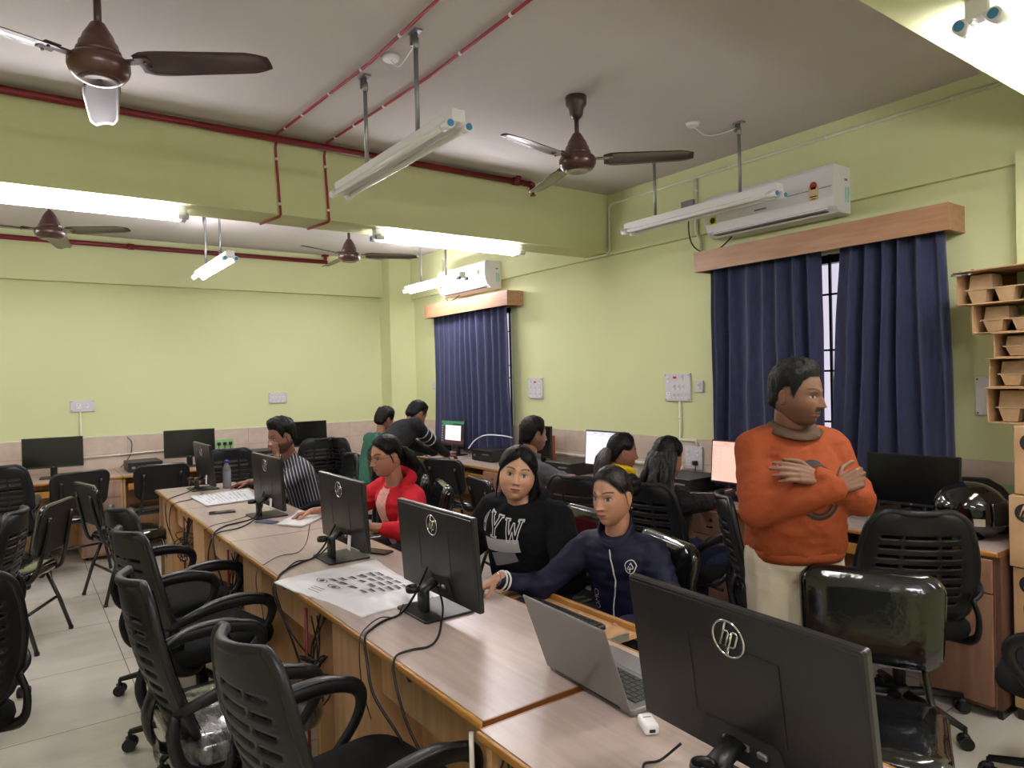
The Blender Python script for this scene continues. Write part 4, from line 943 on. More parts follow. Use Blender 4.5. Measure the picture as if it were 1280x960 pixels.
class Person:
    def __init__(s, label, base, feat, hd, hc, scale=1.0, dense=1.0, name='person'):
        s.label, s.base, s.f, s.hd, s.hc, s.sc, s.dense = label, V(base), feat, hd, V(hc), scale, dense
        s.skin = MB(); s.fine = []; s.cloth = []; s.extra = []; s.hands = []
    def hl(s, p):  # head-local -> world
        r, f, u = s.hd; return s.hc + (r*p[0] + f*p[1] + u*p[2])*s.sc
    def headmesh(s):
        th, ph = head_grid(s.dense); TH, PH = np.meshgrid(th, ph)
        x, y, z = head_shape(TH, PH, s.f); col = head_tone(x, y, z, TH, s.f)
        if s.f.get('hair', 'short') in ('short', 'pulled', 'long', 'framed'):
            m = sstep(z-hairline(TH, s.f.get('hair', 'short')), -.004, .006)[..., None]; col = col*(1-m)+np.array((.010, .009, .009))*m
        r, f, u = [np.array(q) for q in s.hd]; P = np.array(s.hc) + s.sc*(x[..., None]*r + y[..., None]*f + z[..., None]*u)
        n, mm = TH.shape[1], TH.shape[0]; vs = P.reshape(-1, 3); cs = col.reshape(-1, 3); fs = []
        for j in range(mm-1):
            for i in range(n): a = j*n+i; b = j*n+(i+1) % n; fs.append((a, b, b+n, a+n))
        fs.append(tuple(range(n))[::-1]); fs.append(tuple(range((mm-1)*n, mm*n)))
        return vs, fs, cs
    def ears(s):
        mb = MB()
        for sx in (-1, 1):
            rings = []
            for k, (o, sc_) in enumerate(((-.006, .75), (.001, .95), (.006, 1.0), (.009, .82), (.006, .5))):
                ring = []
                for q in range(16):
                    a = 2*PI*q/16; ey = .0155*math.cos(a)*sc_ - .014 - .5*o; ez = (.027*math.sin(a) - (.004 if math.sin(a) < 0 else 0))*sc_ - .008
                    ey *= 1 if math.sin(a) > -.3 else .9
                    ring.append(s.hl((sx*(.0715*s.f.get('wide', 1)+o), ey, ez)))
                rings.append(ring)
            mb.loft(rings)
        return mb
    def hand(s, wrist, d, n, side, curl=(25, 30, 20), spread=.0, scale=1.0, thumb=0.5):
        d = V(d).normalized(); n = V(n); n = (n - d*n.dot(d)).normalized(); yv = n.cross(d)*(1 if side == 'R' else -1)
        W = V(wrist); k_ = scale
        P = lambda x, y, z: W + (d*x + yv*y + n*z)*k_
        mb = MB(); ys = [.027, .009, -.009, -.026]
        for i, y in enumerate(ys): capsule(mb, P(.004, y*.62, 0), P(.083-.004*abs(i-1), y, 0), .0135*k_, .0115*k_, 10)
        capsule(mb, P(.02, .02, -.006), P(.06, -.02, -.006), .012*k_, .011*k_, 10)
        lens = [(.041, .026, .021), (.045, .029, .022), (.041, .027, .021), (.033, .021, .019)]; rad = [(.0095, .0085, .0078, .0068)]*3+[(.0085, .0075, .0068, .006)]
        for i, y in enumerate(ys):
            p = (.083-.004*abs(i-1), y, 0); a = 0
            for j in range(3):
                a += math.radians(curl[j]*(1+.12*i)); sp = spread*(1.5-i)
                q_ = (p[0]+lens[i][j]*math.cos(a), p[1]+lens[i][j]*sp, p[2]-lens[i][j]*math.sin(a)); capsule(mb, P(*p), P(*q_), rad[i][j]*k_, rad[i][j+1]*k_, 10); p = q_
        p = (.022, .026, -.006); dirs = [(.62, .62, -.25), (.85, .35*thumb, -.35), (.9, .1*thumb, -.42)]
        for L, dr, ra, rb in ((.042, dirs[0], .0125, .0105), (.032, dirs[1], .0105, .0092), (.026, dirs[2], .0092, .0075)):
            v = V(dr).normalized(); q_ = (p[0]+v.x*L, p[1]+v.y*L, p[2]+v.z*L); capsule(mb, P(*p), P(*q_), ra*k_, rb*k_, 10); p = q_
        capsule(mb, W - d*.03*k_, P(.01, 0, 0), .021*k_, .02*k_, 10)
        s.hands.append(mb)
    def finish(s, body_voxel=.011, group=None):
        vs, fs, cs = s.headmesh(); allv = [vs]; allf = list(fs); allc = [cs]; off = len(vs); sk = np.array(srgb(s.f['skin']))
        e = s.ears(); ev = np.array([tuple(p) for p in e.v]); allv.append(ev); allf += [tuple(i+off for i in f) for f in e.f]; allc.append(np.ones((len(ev), 3))*sk*.97); off += len(ev)
        for mb, vx in [(s.skin, body_voxel)] + [(h, .0038 if s.dense > .8 else .005) for h in s.hands]:
            if not mb.v: continue
            v2, f2 = remesh(mb, vx, 3 if mb is s.skin else 2); allv.append(v2); allf += [tuple(i+off for i in f) for f in f2]; allc.append(np.ones((len(v2), 3))*sk*s.f.get('handtone', 1.0)); off += len(v2)
        va = np.concatenate(allv) - np.array(s.base); ca = np.concatenate(allc)
        me = bpy.data.meshes.new('person'); me.from_pydata(va.tolist(), [], allf); me.update()
        at = me.color_attributes.new('tone', 'FLOAT_COLOR', 'POINT'); at.data.foreach_set('color', np.concatenate([ca, np.ones((len(ca), 1))], 1).astype(np.float32).ravel())
        me.polygons.foreach_set('use_smooth', [True]*len(me.polygons)); me.materials.append(SKINM)
        o = bpy.data.objects.new('person', me); COL.objects.link(o); o.location = s.base; tag(o, s.label, 'person', group); s.o = o
        return o
    def attach(s, name, mb, mats, **k): return mb.build(name, mats, s.o, keep_world=True, **k)
    def garment(s, name, mb, m, voxel=.011, smooth=3, wrinkle=0.0, wscale=9.0, seed=0):
        v, f = remesh(mb, voxel, smooth)
        if wrinkle:
            # cloth folds: push the surface along its normals by stretched noise
            me = bpy.data.meshes.new('t'); me.from_pydata(v.tolist(), [], f); me.update(); nn = np.empty(len(v)*3); me.vertex_normals.foreach_get('vector', nn); nn = nn.reshape(-1, 3); bpy.data.meshes.remove(me)
            dsp = np.array([.6*noise.noise(V((p[0]*wscale*.7+seed, p[1]*wscale*.7, p[2]*wscale))) + .9*(.35-abs(noise.noise(V((p[0]*wscale*1.1, p[1]*wscale*1.1+seed, p[2]*wscale*1.9))))) + .5*(.3-abs(noise.noise(V((p[0]*wscale*2+seed, p[1]*wscale*2, p[2]*wscale*3.4))))) for p in v])
            v = v + nn*(dsp*wrinkle)[:, None]
        out = MB(); out.raw([V(p) for p in v.tolist()], f, smooth=True); o = s.attach(name, out, m); s.last = (v, f)
        return o
    def hair(s, thick=.016, side=.010, rough=.004, m=None, name='hair', seed=1, extra=None, top=0.0):
        st = s.f.get('hair', 'short'); n1, n2 = 120, 80
        th = np.linspace(-PI, PI, n1, endpoint=False); ph = np.linspace(-1.3, PI/2-.02, n2); TH, PH = np.meshgrid(th, ph)
        x, y, z = head_shape(TH, PH, s.f, False); hl_ = hairline(TH, st); mk = sstep(z-hl_, -.004, .034)**.8
        nx, ny, nz = np.sin(TH)*np.cos(PH), np.cos(TH)*np.cos(PH), np.sin(PH)
        tt = side + (thick-side)*sstep(z, .0, .08) + top*sstep(z, .06, .11)*sstep(np.cos(TH)*np.cos(PH), -.6, .5)
        nz_ = np.array([[noise.noise(V((a*40+seed, b*40, c*12))) + .6*noise.noise(V((a*110, b*110+seed, c*40))) for a, b, c in zip(x[j], y[j], z[j])] for j in range(n2)])
        off = (tt + rough*nz_)*mk - .004*(1-mk)
        x, y, z = x+nx*off, y+ny*off, z+nz*off
        mb = MB(); vs = [s.hl((x[j, i], y[j, i], z[j, i])) for j in range(n2) for i in range(n1)]; fs = []
        for j in range(n2-1):
            for i in range(n1):
                i2 = (i+1) % n1
                if max(mk[j, i], mk[j, i2], mk[j+1, i], mk[j+1, i2]) > .03: fs.append((j*n1+i, j*n1+i2, (j+1)*n1+i2, (j+1)*n1+i))
        fs.append(tuple(range((n2-1)*n1, n2*n1)))
        mb.raw(vs, fs, smooth=True)
        if extra: extra(mb)
        return s.attach(name, mb, m or HAIRM)
    def lock(s, mb, pts, rs, n=10, wav=0.0, seed=0, flat=None):
        """a mass of hair: tube with ridges"""
        pts = catmull([V(p) for p in pts], 6); L = len(pts)
        rr = [np.interp(i/(L-1)*(len(rs)-1), range(len(rs)), rs) for i in range(L)]
        if wav: pts = [p + V((noise.noise(V((i*.35, seed, 0))), noise.noise(V((seed, i*.35, 3))), 0))*wav for i, p in enumerate(pts)]
        mb.tube(pts, rr, n=n, flat=flat)
def rings(spec, right, front, n=28):
    """torso: list of (centre, half width, half depth[, extra right shift])"""
    out = []
    for c, rx, ry in spec:
        ring = []
        for k in range(n):
            a = 2*PI*k/n; ca, sa = math.cos(a), math.sin(a)
            ring.append(V(c) + right*(rx*math.copysign(abs(ca)**.85, ca)) + front*(ry*math.copysign(abs(sa)**.9, sa)))
        out.append(ring)
    # right x front must point along the spine for outward normals
    return out
def drape(mb_from, verts_faces, direction, lift=.0015):
    bv = BVHTree.FromPolygons([V(p) for p in verts_faces[0].tolist()], verts_faces[1]); d = V(direction).normalized(); out = []
    for p in mb_from.v:
        h = bv.ray_cast(p - d*.3, d)[0]
        out.append((h - d*lift) if h is not None else None)
    keep = [k for k, f_ in enumerate(mb_from.f) if all(out[i] is not None for i in f_)]
    mb_from.f = [mb_from.f[k] for k in keep]; mb_from.fm = [mb_from.fm[k] for k in keep]; mb_from.fs = [mb_from.fs[k] for k in keep]
    mb_from.v = [o if o is not None else p for o, p in zip(out, mb_from.v)]; return mb_from
def fine_quad(mb, c, r, u, w, h, n=10):
    c, r, u = V(c), V(r), V(u)
    vs = [c + r*(w*(i/n-.5)) + u*(h*(j/n-.5)) for j in range(n+1) for i in range(n+1)]; fs = [(j*(n+1)+i, j*(n+1)+i+1, (j+1)*(n+1)+i+1, (j+1)*(n+1)+i) for j in range(n) for i in range(n)]
    mb.raw(vs, fs, smooth=True)
def strip(mb, pts, w, up):
    """flat ribbon along pts"""
    pts = [V(p) for p in pts]; vs = []
    for i, p in enumerate(pts):
        t = (pts[min(i+1, len(pts)-1)] - pts[max(i-1, 0)]).normalized(); b = t.cross(V(up)).normalized(); vs += [p-b*w/2, p+b*w/2]
    mb.raw(vs, [(2*i, 2*i+1, 2*i+3, 2*i+2) for i in range(len(pts)-1)], smooth=True)

def cloth(name, col, rough=.85, bump=.8, bscale=20, **k): return mat(name, col, rough, bump=bump*1.6, bscale=bscale, spec=.25, **k)

def standard(label, base, hd, hc, feat, facing, hips, neck, sw, sizes, top, bot, hands, legs, scale=1.0, dense=.6, topname='sweater', wrinkle=.004, hair_kw=None, belly=0.0, foot=None, lean=None, sleeve_r=(.062, .05, .042), seedw=1, hair_extra=None, sleeve_end=None, trousers='trousers', hem=-.06, shz=-.05):
    """builds a person from joints. neck = base of the neck; hips = middle of the pelvis; hands: dict side -> (wrist, finger dir, back-of-hand dir, curl, elbow hint)"""
    P = Person(label, base, feat, hd, hc, scale, dense)
    f = V((facing[0], facing[1], 0)).normalized(); r = V((f.y, -f.x, 0)); hips, neck = V(hips), V(neck); sp = (neck - hips); L = sp.length; sp.normalize(); fr = (f - sp*f.dot(sp)).normalized(); rt = fr.cross(sp)
    at = lambda t: hips + sp*(L*t)
    wx, wd = sizes   # chest half width, half depth
    sh = {q: neck + sp*(shz-.03) + rt*(sw*.84*(1 if q == 'R' else -1)) - fr*.01 for q in 'LR'}
    tor = [(at(0)-sp*.10, wx*.62, wd*.7), (at(0)-sp*.06, wx*1.0, wd*1.0), (at(.0), wx*1.05, wd*1.08), (at(.25)+fr*belly*.6, wx*.98, wd*1.02+belly*.6), (at(.45)+fr*belly*.7, wx*.96, wd*1.03+belly*.6), (at(.68)+fr*belly*.2, wx*1.04, wd*1.08+belly*.2), (at(.82), wx*1.0, wd*.98), (at(.90), wx*.84, wd*.76), (at(.96), wx*.55, wd*.58), (at(1.0), wx*.36, wd*.46)]
    sk = P.skin
    sk.loft(rings([(c, a*.86, b*.84) for c, a, b in tor], rt, fr))
    # neck up into the skull
    u = hd[2]; limb(sk, [neck-sp*.05, P.hl((0, -.022, -.07)), P.hl((0, -.012, -.03))], [.056*scale, .052*scale, .05*scale])
    T_ = MB(); T_.loft(rings(tor, rt, fr)); P.torso = remesh(T_, .012, 3)
    arms = {}
    for q, (wr, d, n, curl, hint) in hands.items():
        l1, l2 = .285*scale, .25*scale; W = V(wr); 
        dist = (W-sh[q]).length
        if dist > l1+l2-.004: l1 *= dist/(l1+l2)*1.01; l2 *= dist/(l1+l2)*1.03
        el = ik(sh[q], W, l1, l2, hint); arms[q] = (sh[q], el, W)
        a_, b_, c_ = sleeve_r
        limb(sk, [sh[q], el, W], [a_*.8, b_*.7, .023]); fd = (W-el).normalized()
        we = W - fd*(.02 if sleeve_end is None else sleeve_end)
        inner = sh[q]*.55 + (neck-sp*.07)*.45
        limb(T_, [inner, sh[q], (sh[q]+el)/2 + V(hint).normalized()*.004, el, (el+we)/2, we], [a_*1.12, a_*1.08, a_*.98, b_, (b_+c_)/2, c_*.92])
        P.hand(W, d, n, q, curl, scale=scale*.95)
    P.arms = arms; P.sp, P.rt, P.fr, P.sh = sp, rt, fr, sh
    # legs
    B = MB()
    for q, (kn, an) in legs.items():
        sx = 1 if q == 'R' else -1; hj = hips + rt*(sx*.085) - sp*.02
        limb(B, [hj, (hj+V(kn))/2, V(kn), (V(kn)*.5+V(an)*.5), V(an)], [.092, .082, .066, .058, .05]); limb(sk, [hj, V(kn), V(an)], [.07, .05, .035])
    B.loft(rings([(hips-sp*.10, wx*.7, wd*.75), (hips-sp*.06, wx*.97, wd*.97), (hips+sp*.06, wx*.95, wd*.95)], rt, fr))
    P.finish()
    P.garment(topname, T_, top, .010 if dense > .8 else .013, 3, wrinkle, 10, seedw); P.topmesh = P.last
    P.garment(trousers, B, bot, .014, 3, .003, 9, seedw+3)
    # shoes
    for q, (kn, an) in legs.items():
        an = V(an); fd = V((facing[0], facing[1], 0)).normalized() if foot is None else V(foot).normalized(); S = MB()
        a0 = V((an.x, an.y, .045)); limb(S, [a0-fd*.05, a0+fd*.06, a0+fd*.17-V((0, 0, .012))], [.042, .045, .03]); P.garment('shoe', S, BLACKP, .012, 2)
    P.hair(extra=hair_extra, **(hair_kw or {}))
    return P
def collar(P, name, c, u, fr, r0, h, m, tilt=0.0, r1=None, front_gap=0.0):
    """a band round the neck"""
    c, u, fr = V(c), V(u).normalized(), V(fr); fr = (fr-u*fr.dot(u)).normalized(); rt = fr.cross(u); rg = []
    for t, rr in ((0, r0*1.12), (.4, r0*1.03), (1, r1 or r0), (1.02, (r1 or r0)*.9), (.4, r0*.93)):
        rg.append([c + u*(h*t + (tilt*math.sin(2*PI*k/32) if t > .3 else 0)) + rt*(rr*math.cos(2*PI*k/32)) + fr*(rr*1.05*math.sin(2*PI*k/32)) for k in range(32)])
    mb = MB(); mb.loft(rg, cap=False); return P.attach(name, mb, m)
# ---- the man in orange: standing, arms crossed, looking to the side
def man_orange():
    fx = V((-.50, -.866, 0)); c = V((2.43, 1.54, 0)); hdir = (.10, -.995)
    feat = dict(skin=(122, 84, 64), hair='short', moustache=.9, beard=.35, lip=(120, 78, 70), wide=1.0, jaw=.2, eye=.0042, nose=.023, brow=.0042)
    hd = frame(hdir, math.radians(-6), 0)
    P = Person('man standing with crossed arms in an orange sweatshirt and beige trousers', (c.x, c.y, 0), feat, hd, c + V((0, 0, 1.487)) + fx*.045, 1.0, 1.0)
    f = fx.normalized(); r = V((f.y, -f.x, 0)); up = V((0, 0, 1))
    neck = c + up*1.372 - f*.01
    sh = {'R': c + r*.155 + up*1.283, 'L': c - r*.155 + up*1.283}
    tor = [(c+up*.86, .155, .135), (c+up*.885, .175, .155), (c+up*.92, .182, .165), (c+up*1.0+f*.02, .176, .168), (c+up*1.1+f*.025, .172, .16), (c+up*1.2+f*.015, .178, .145), (c+up*1.265, .165, .120), (c+up*1.315, .125, .090), (c+up*1.345-f*.005, .075, .068), (c+up*1.36, .055, .055)]
    sk = P.skin; sk.loft(rings([(q, a*.85, b*.83) for q, a, b in tor], r, f)); limb(sk, [neck-up*.05, P.hl((0, -.02, -.07)), P.hl((0, -.012, -.03))], [.063, .058, .054])
    Tm = MB(); Tm.loft(rings(tor, r, f)); tm0 = remesh(Tm, .012, 3)
    # right arm lies in front, its hand holding the left upper arm; left hand rests on the right upper arm
    eR = c + r*.195 + f*.11 + up*1.065; wR = c - r*.045 + f*.235 + up*1.165
    eL = c - r*.205 + f*.11 + up*1.08; wL = c + r*.012 + f*.205 + up*1.195
    for s_, e_, w_ in ((sh['R'], eR, wR), (sh['L'], eL, wL)):
        limb(sk, [s_, e_, w_], [.045, .038, .026]); d = (w_-e_).normalized()
        limb(Tm, [s_*.6+neck*.4-up*.02, s_, (s_+e_)/2, e_, (e_+w_)/2, w_-d*.015], [.070, .070, .064, .058, .052, .044])
    P.hand(wR, (-r*.9 + up*.35 + f*.1), (f*.9 + up*.35), 'R', (40, 62, 50)); P.hand(wL, (r*.9 + up*.22 + f*.12), (f*.85+up*.45), 'L', (8, 14, 10), spread=.05)
    B = MB()
    for q, sx in (('R', 1), ('L', -1)):
        hj = c + r*(sx*.088) + up*.87; kn = c + r*(sx*.10) + up*.48 + f*.02; an = c + r*(sx*.11) + up*.09 - f*.01
        limb(B, [hj, (hj+kn)/2, kn, (kn+an)/2, an], [.105, .098, .083, .078, .072]); limb(sk, [hj, kn, an], [.08, .055, .04])
    B.loft(rings([(c+up*.80, .14, .12), (c+up*.86, .168, .148), (c+up*.95, .165, .145)], r, f))
    P.finish()
    OR = cloth('orange_sweatshirt', (146, 69, 36), .85, .3, 25); P.garment('sweatshirt', Tm, OR, .010, 3, .013, 8, 2); tm = P.last
    P.garment('trousers', B, cloth('beige_trousers', (206, 197, 178), .85, .25, 20), .013, 3, .006, 8, 5)
    for sx in (1, -1):
        S = MB(); a0 = c + r*(sx*.11) + up*.045; limb(S, [a0-f*.05, a0+f*.07, a0+f*.18-up*.01], [.043, .046, .032]); P.garment('shoe', S, BLACKP, .012, 2)
    # ribbed hem, brown shirt collar, print on the chest
    mb = MB(); q = rings([(c+up*.865, .172, .153), (c+up*.885, .180, .162), (c+up*.905, .180, .163)], r, f); mb.loft(q, cap=False); P.attach('hem_band', mb, OR, solid=.004)
    CB = cloth('brown_shirt', (92, 72, 56), .8)
    mb = MB(); rg = []
    for t, rr, dz in ((0, .066, 0), (.5, .064, .02), (1, .0665, .048), (1.3, .082, .040), (1.6, .112, .012)):
        ring = []
        for k in range(33):
            a = -PI/2 + .0 + 2*PI*(k/32); fa = math.sin(a); ring.append(neck - up*.035 + up*(dz - (.030 if t > .9 else .012)*max(fa, 0)**2) + r*(rr*math.cos(a)) + f*(rr*1.05*fa + (.008 if t > 1 else 0)))
        rg.append(ring)
    vs = [p for q in rg for p in q]; fs = []
    for j in range(4):
        for i in range(32): fs.append((j*33+i, j*33+i+1, (j+1)*33+i+1, (j+1)*33+i))
    mb.raw(vs, fs, smooth=True); P.attach('shirt_collar', mb, CB, solid=.003, offset=0)
    dk = mat('print_dark', (34, 26, 28), .7)
    mb = MB(); cc = c + up*1.14 + f*.2
    def arc(rx, rz, a0, a1, w, oz=0):
        pts = [cc + r*(rx*math.cos(a)) + up*(rz*math.sin(a)+oz) for a in [a0+(a1-a0)*k/24 for k in range(25)]]; strip(mb, pts, w, f)
    arc(.082, .095, .15, 2.7, .011); arc(.082, .095, 3.5, 5.9, .011); arc(.05, .05, .3, 2.2, .012, .055); arc(.055, .06, 3.6, 5.4, .008, -.02)
    for a, b in (((-.05, .07), (-.02, .04)), ((-.03, .085), (-.06, .05)), ((.02, .05), (.05, .07))): strip(mb, [cc + r*a[0]+up*a[1], cc+r*(a[0]+b[0])/2+up*(a[1]+b[1])/2, cc + r*b[0]+up*b[1]], .014, f)
    drape(mb, tm0, -f, .011); P.attach('chest_print', mb, dk)
    P.hair(thick=.024, side=.011, rough=.006, m=HAIRG, seed=4)
    mb = MB(); w = wL + (r*.9+up*.22).normalized()*.075
    return P
man_orange()

# ---- the girl in the navy jacket
def girl_navy():
    x, y = 1.97, 2.02; hc = V((1.93, 2.015, 1.095)); hd = frame((-1, -.20), math.radians(-3), math.radians(2))
    feat = dict(skin=(178, 130, 104), hair='pulled', lip=(152, 72, 72), wide=.93, jaw=.30, eye=.0056, nose=.022, gaze=(0, 0))
    NV = cloth('navy_jacket', (22, 24, 50), .62, .3, 14)
    P = standard('girl in a zipped navy jacket reaching for the mouse behind the monitor', (x, y, 0), hd, hc, feat, (-1, -.38), (2.06, 2.06, .575), (1.965, 2.03, .945), .160, (.150, .105), NV, cloth('dark_trousers', (30, 32, 44)),
        {'R': ((1.50, 2.225, .795), (-.95, .15, -.28), (.05, .1, 1), (22, 34, 22), (.3, .3, -.8)), 'L': ((1.76, 1.83, .66), (-.9, .1, -.2), (0, .2, 1), (20, 25, 20), (.5, -.6, -.5))},
        {'R': ((1.64, 2.10, .50), (1.62, 2.12, .09)), 'L': ((1.66, 1.86, .50), (1.64, 1.86, .09))}, .97, 1.0, 'jacket', .014, dict(thick=.010, side=.007, rough=.002, seed=8, m=mat('dark_brown_black_hair', (16, 13, 12), .45, col2=(30, 25, 23), nscale=60, stretch=(1, 1, .15), bump=.35, bscale=90, spec=.35)), seedw=5, sleeve_r=(.060, .047, .037), sleeve_end=.035,
        hair_extra=None)
    f, r, up = P.fr, P.rt, P.sp
    # bun at the back of the head, flyaway strands at the temple
    mb = MB(); b = P.hl((0, -.115, .02)); 
    for k in range(7):
        a = 2*PI*k/7; p0 = b + P.hd[0]*.02*math.cos(a) + P.hd[2]*.02*math.sin(a); P.lock(mb, [P.hl((.03*math.cos(a), -.085, .02+.03*math.sin(a))), p0-P.hd[1]*.025, b-P.hd[1]*.04], [.02, .03, .012], 8)
    for sx in (-1, 1): P.lock(mb, [P.hl((sx*.066, .035, .05)), P.hl((sx*.0755, .014, .012)), P.hl((sx*.077, .004, -.03))], [.003, .0022, .0006], 5)
    P.attach('hair_bun', mb, HAIRM)
    mb = MB()
    for sx in (-1, 1): mb.ell(P.hl((sx*.083, -.012, -.047)), (.004, .004, .006), 8, 6)
    P.attach('earring', mb, mat('gold', (200, 150, 70), .25, metal=1.0))
    collar(P, 'jacket_collar', V((1.965, 2.03, .918)), up + f*.04, f, .068, .060, NV, tilt=-.034, r1=.072)
    # zip, badge, pocket, cuff stripes
    WH = mat('white_trim', (222, 222, 224), .6)
    mb = MB(); top = V((1.965, 2.03, .955)) + f*.12; strip(mb, [top - up*(.045+t*.33) - r*(.018*math.sin(2.6*t*PI/1.6)) + f*.05 for t in [k/22 for k in range(23)]], .0055, f); drape(mb, P.topmesh, -f, .002); z_ = P.attach('zip', mb, WH)
    mb = MB(); c0 = V((1.965, 2.03, .955)) + f*.15 - r*.085 - up*.105
    ring = [(.021*math.cos(a)*(1 if math.sin(a) > 0 else .85), .026*math.sin(a)) for a in [2*PI*k/20 for k in range(21)]]; strip(mb, [c0 + r*a + up*b_ for a, b_ in ring], .0035, f)
    for a, b_ in (((-.010, -.006), (-.002, .016)), ((-.002, .016), (.010, -.004)), ((-.010, -.008), (.010, -.008)), ((.0, .014), (.003, -.02))): strip(mb, [c0+r*a[0]+up*a[1], c0+r*b_[0]+up*b_[1]], .003, f)
    drape(mb, P.topmesh, -f, .002); P.attach('chest_badge', mb, WH)
    mb = MB(); c1 = V((1.965, 2.03, .955)) + f*.15 - r*.09 - up*.25; strip(mb, [c1 + r*.015*t - up*.11*t for t in [k/8 for k in range(9)]], .004, f); drape(mb, P.topmesh, -f, .002); P.attach('pocket_zip', mb, WH)
    mb = MB(); e_, w_ = P.arms['R'][1], P.arms['R'][2]; d = (w_-e_).normalized()
    for t in (.028, .046):
        c_ = w_ - d*t; u1 = d.orthogonal().normalized(); u2 = d.cross(u1); mb.tube([c_ + (u1*math.cos(a)+u2*math.sin(a))*(.036+.05*(t-.03)) for a in [2*PI*k/20 for k in range(20)]], .0045, n=6, closed=True)
    P.attach('cuff_stripe', mb, WH)
    mb = MB(); c_ = w_ - d*.004; u1 = d.orthogonal().normalized(); u2 = d.cross(u1); mb.tube([c_ + (u1*math.cos(a)+u2*math.sin(a))*.026 for a in [2*PI*k/20 for k in range(20)]], .002, n=6, closed=True); P.attach('bracelet', mb, CHROME)
    # white letters low on the jacket front
    mb = MB(); cL = V((1.965, 2.03, .955)) + f*.16 + r*.085 - up*.27; M_ = Matrix.Identity(4)
    for i, col in enumerate((-up, r, f)): M_[0][i], M_[1][i], M_[2][i] = col
    M_.translation = cL; mb.text('OMO', .036, M_, .0002); drape(mb, P.topmesh, -f, .0022); P.attach('jacket_lettering', mb, WH)
    return P
girl_navy()

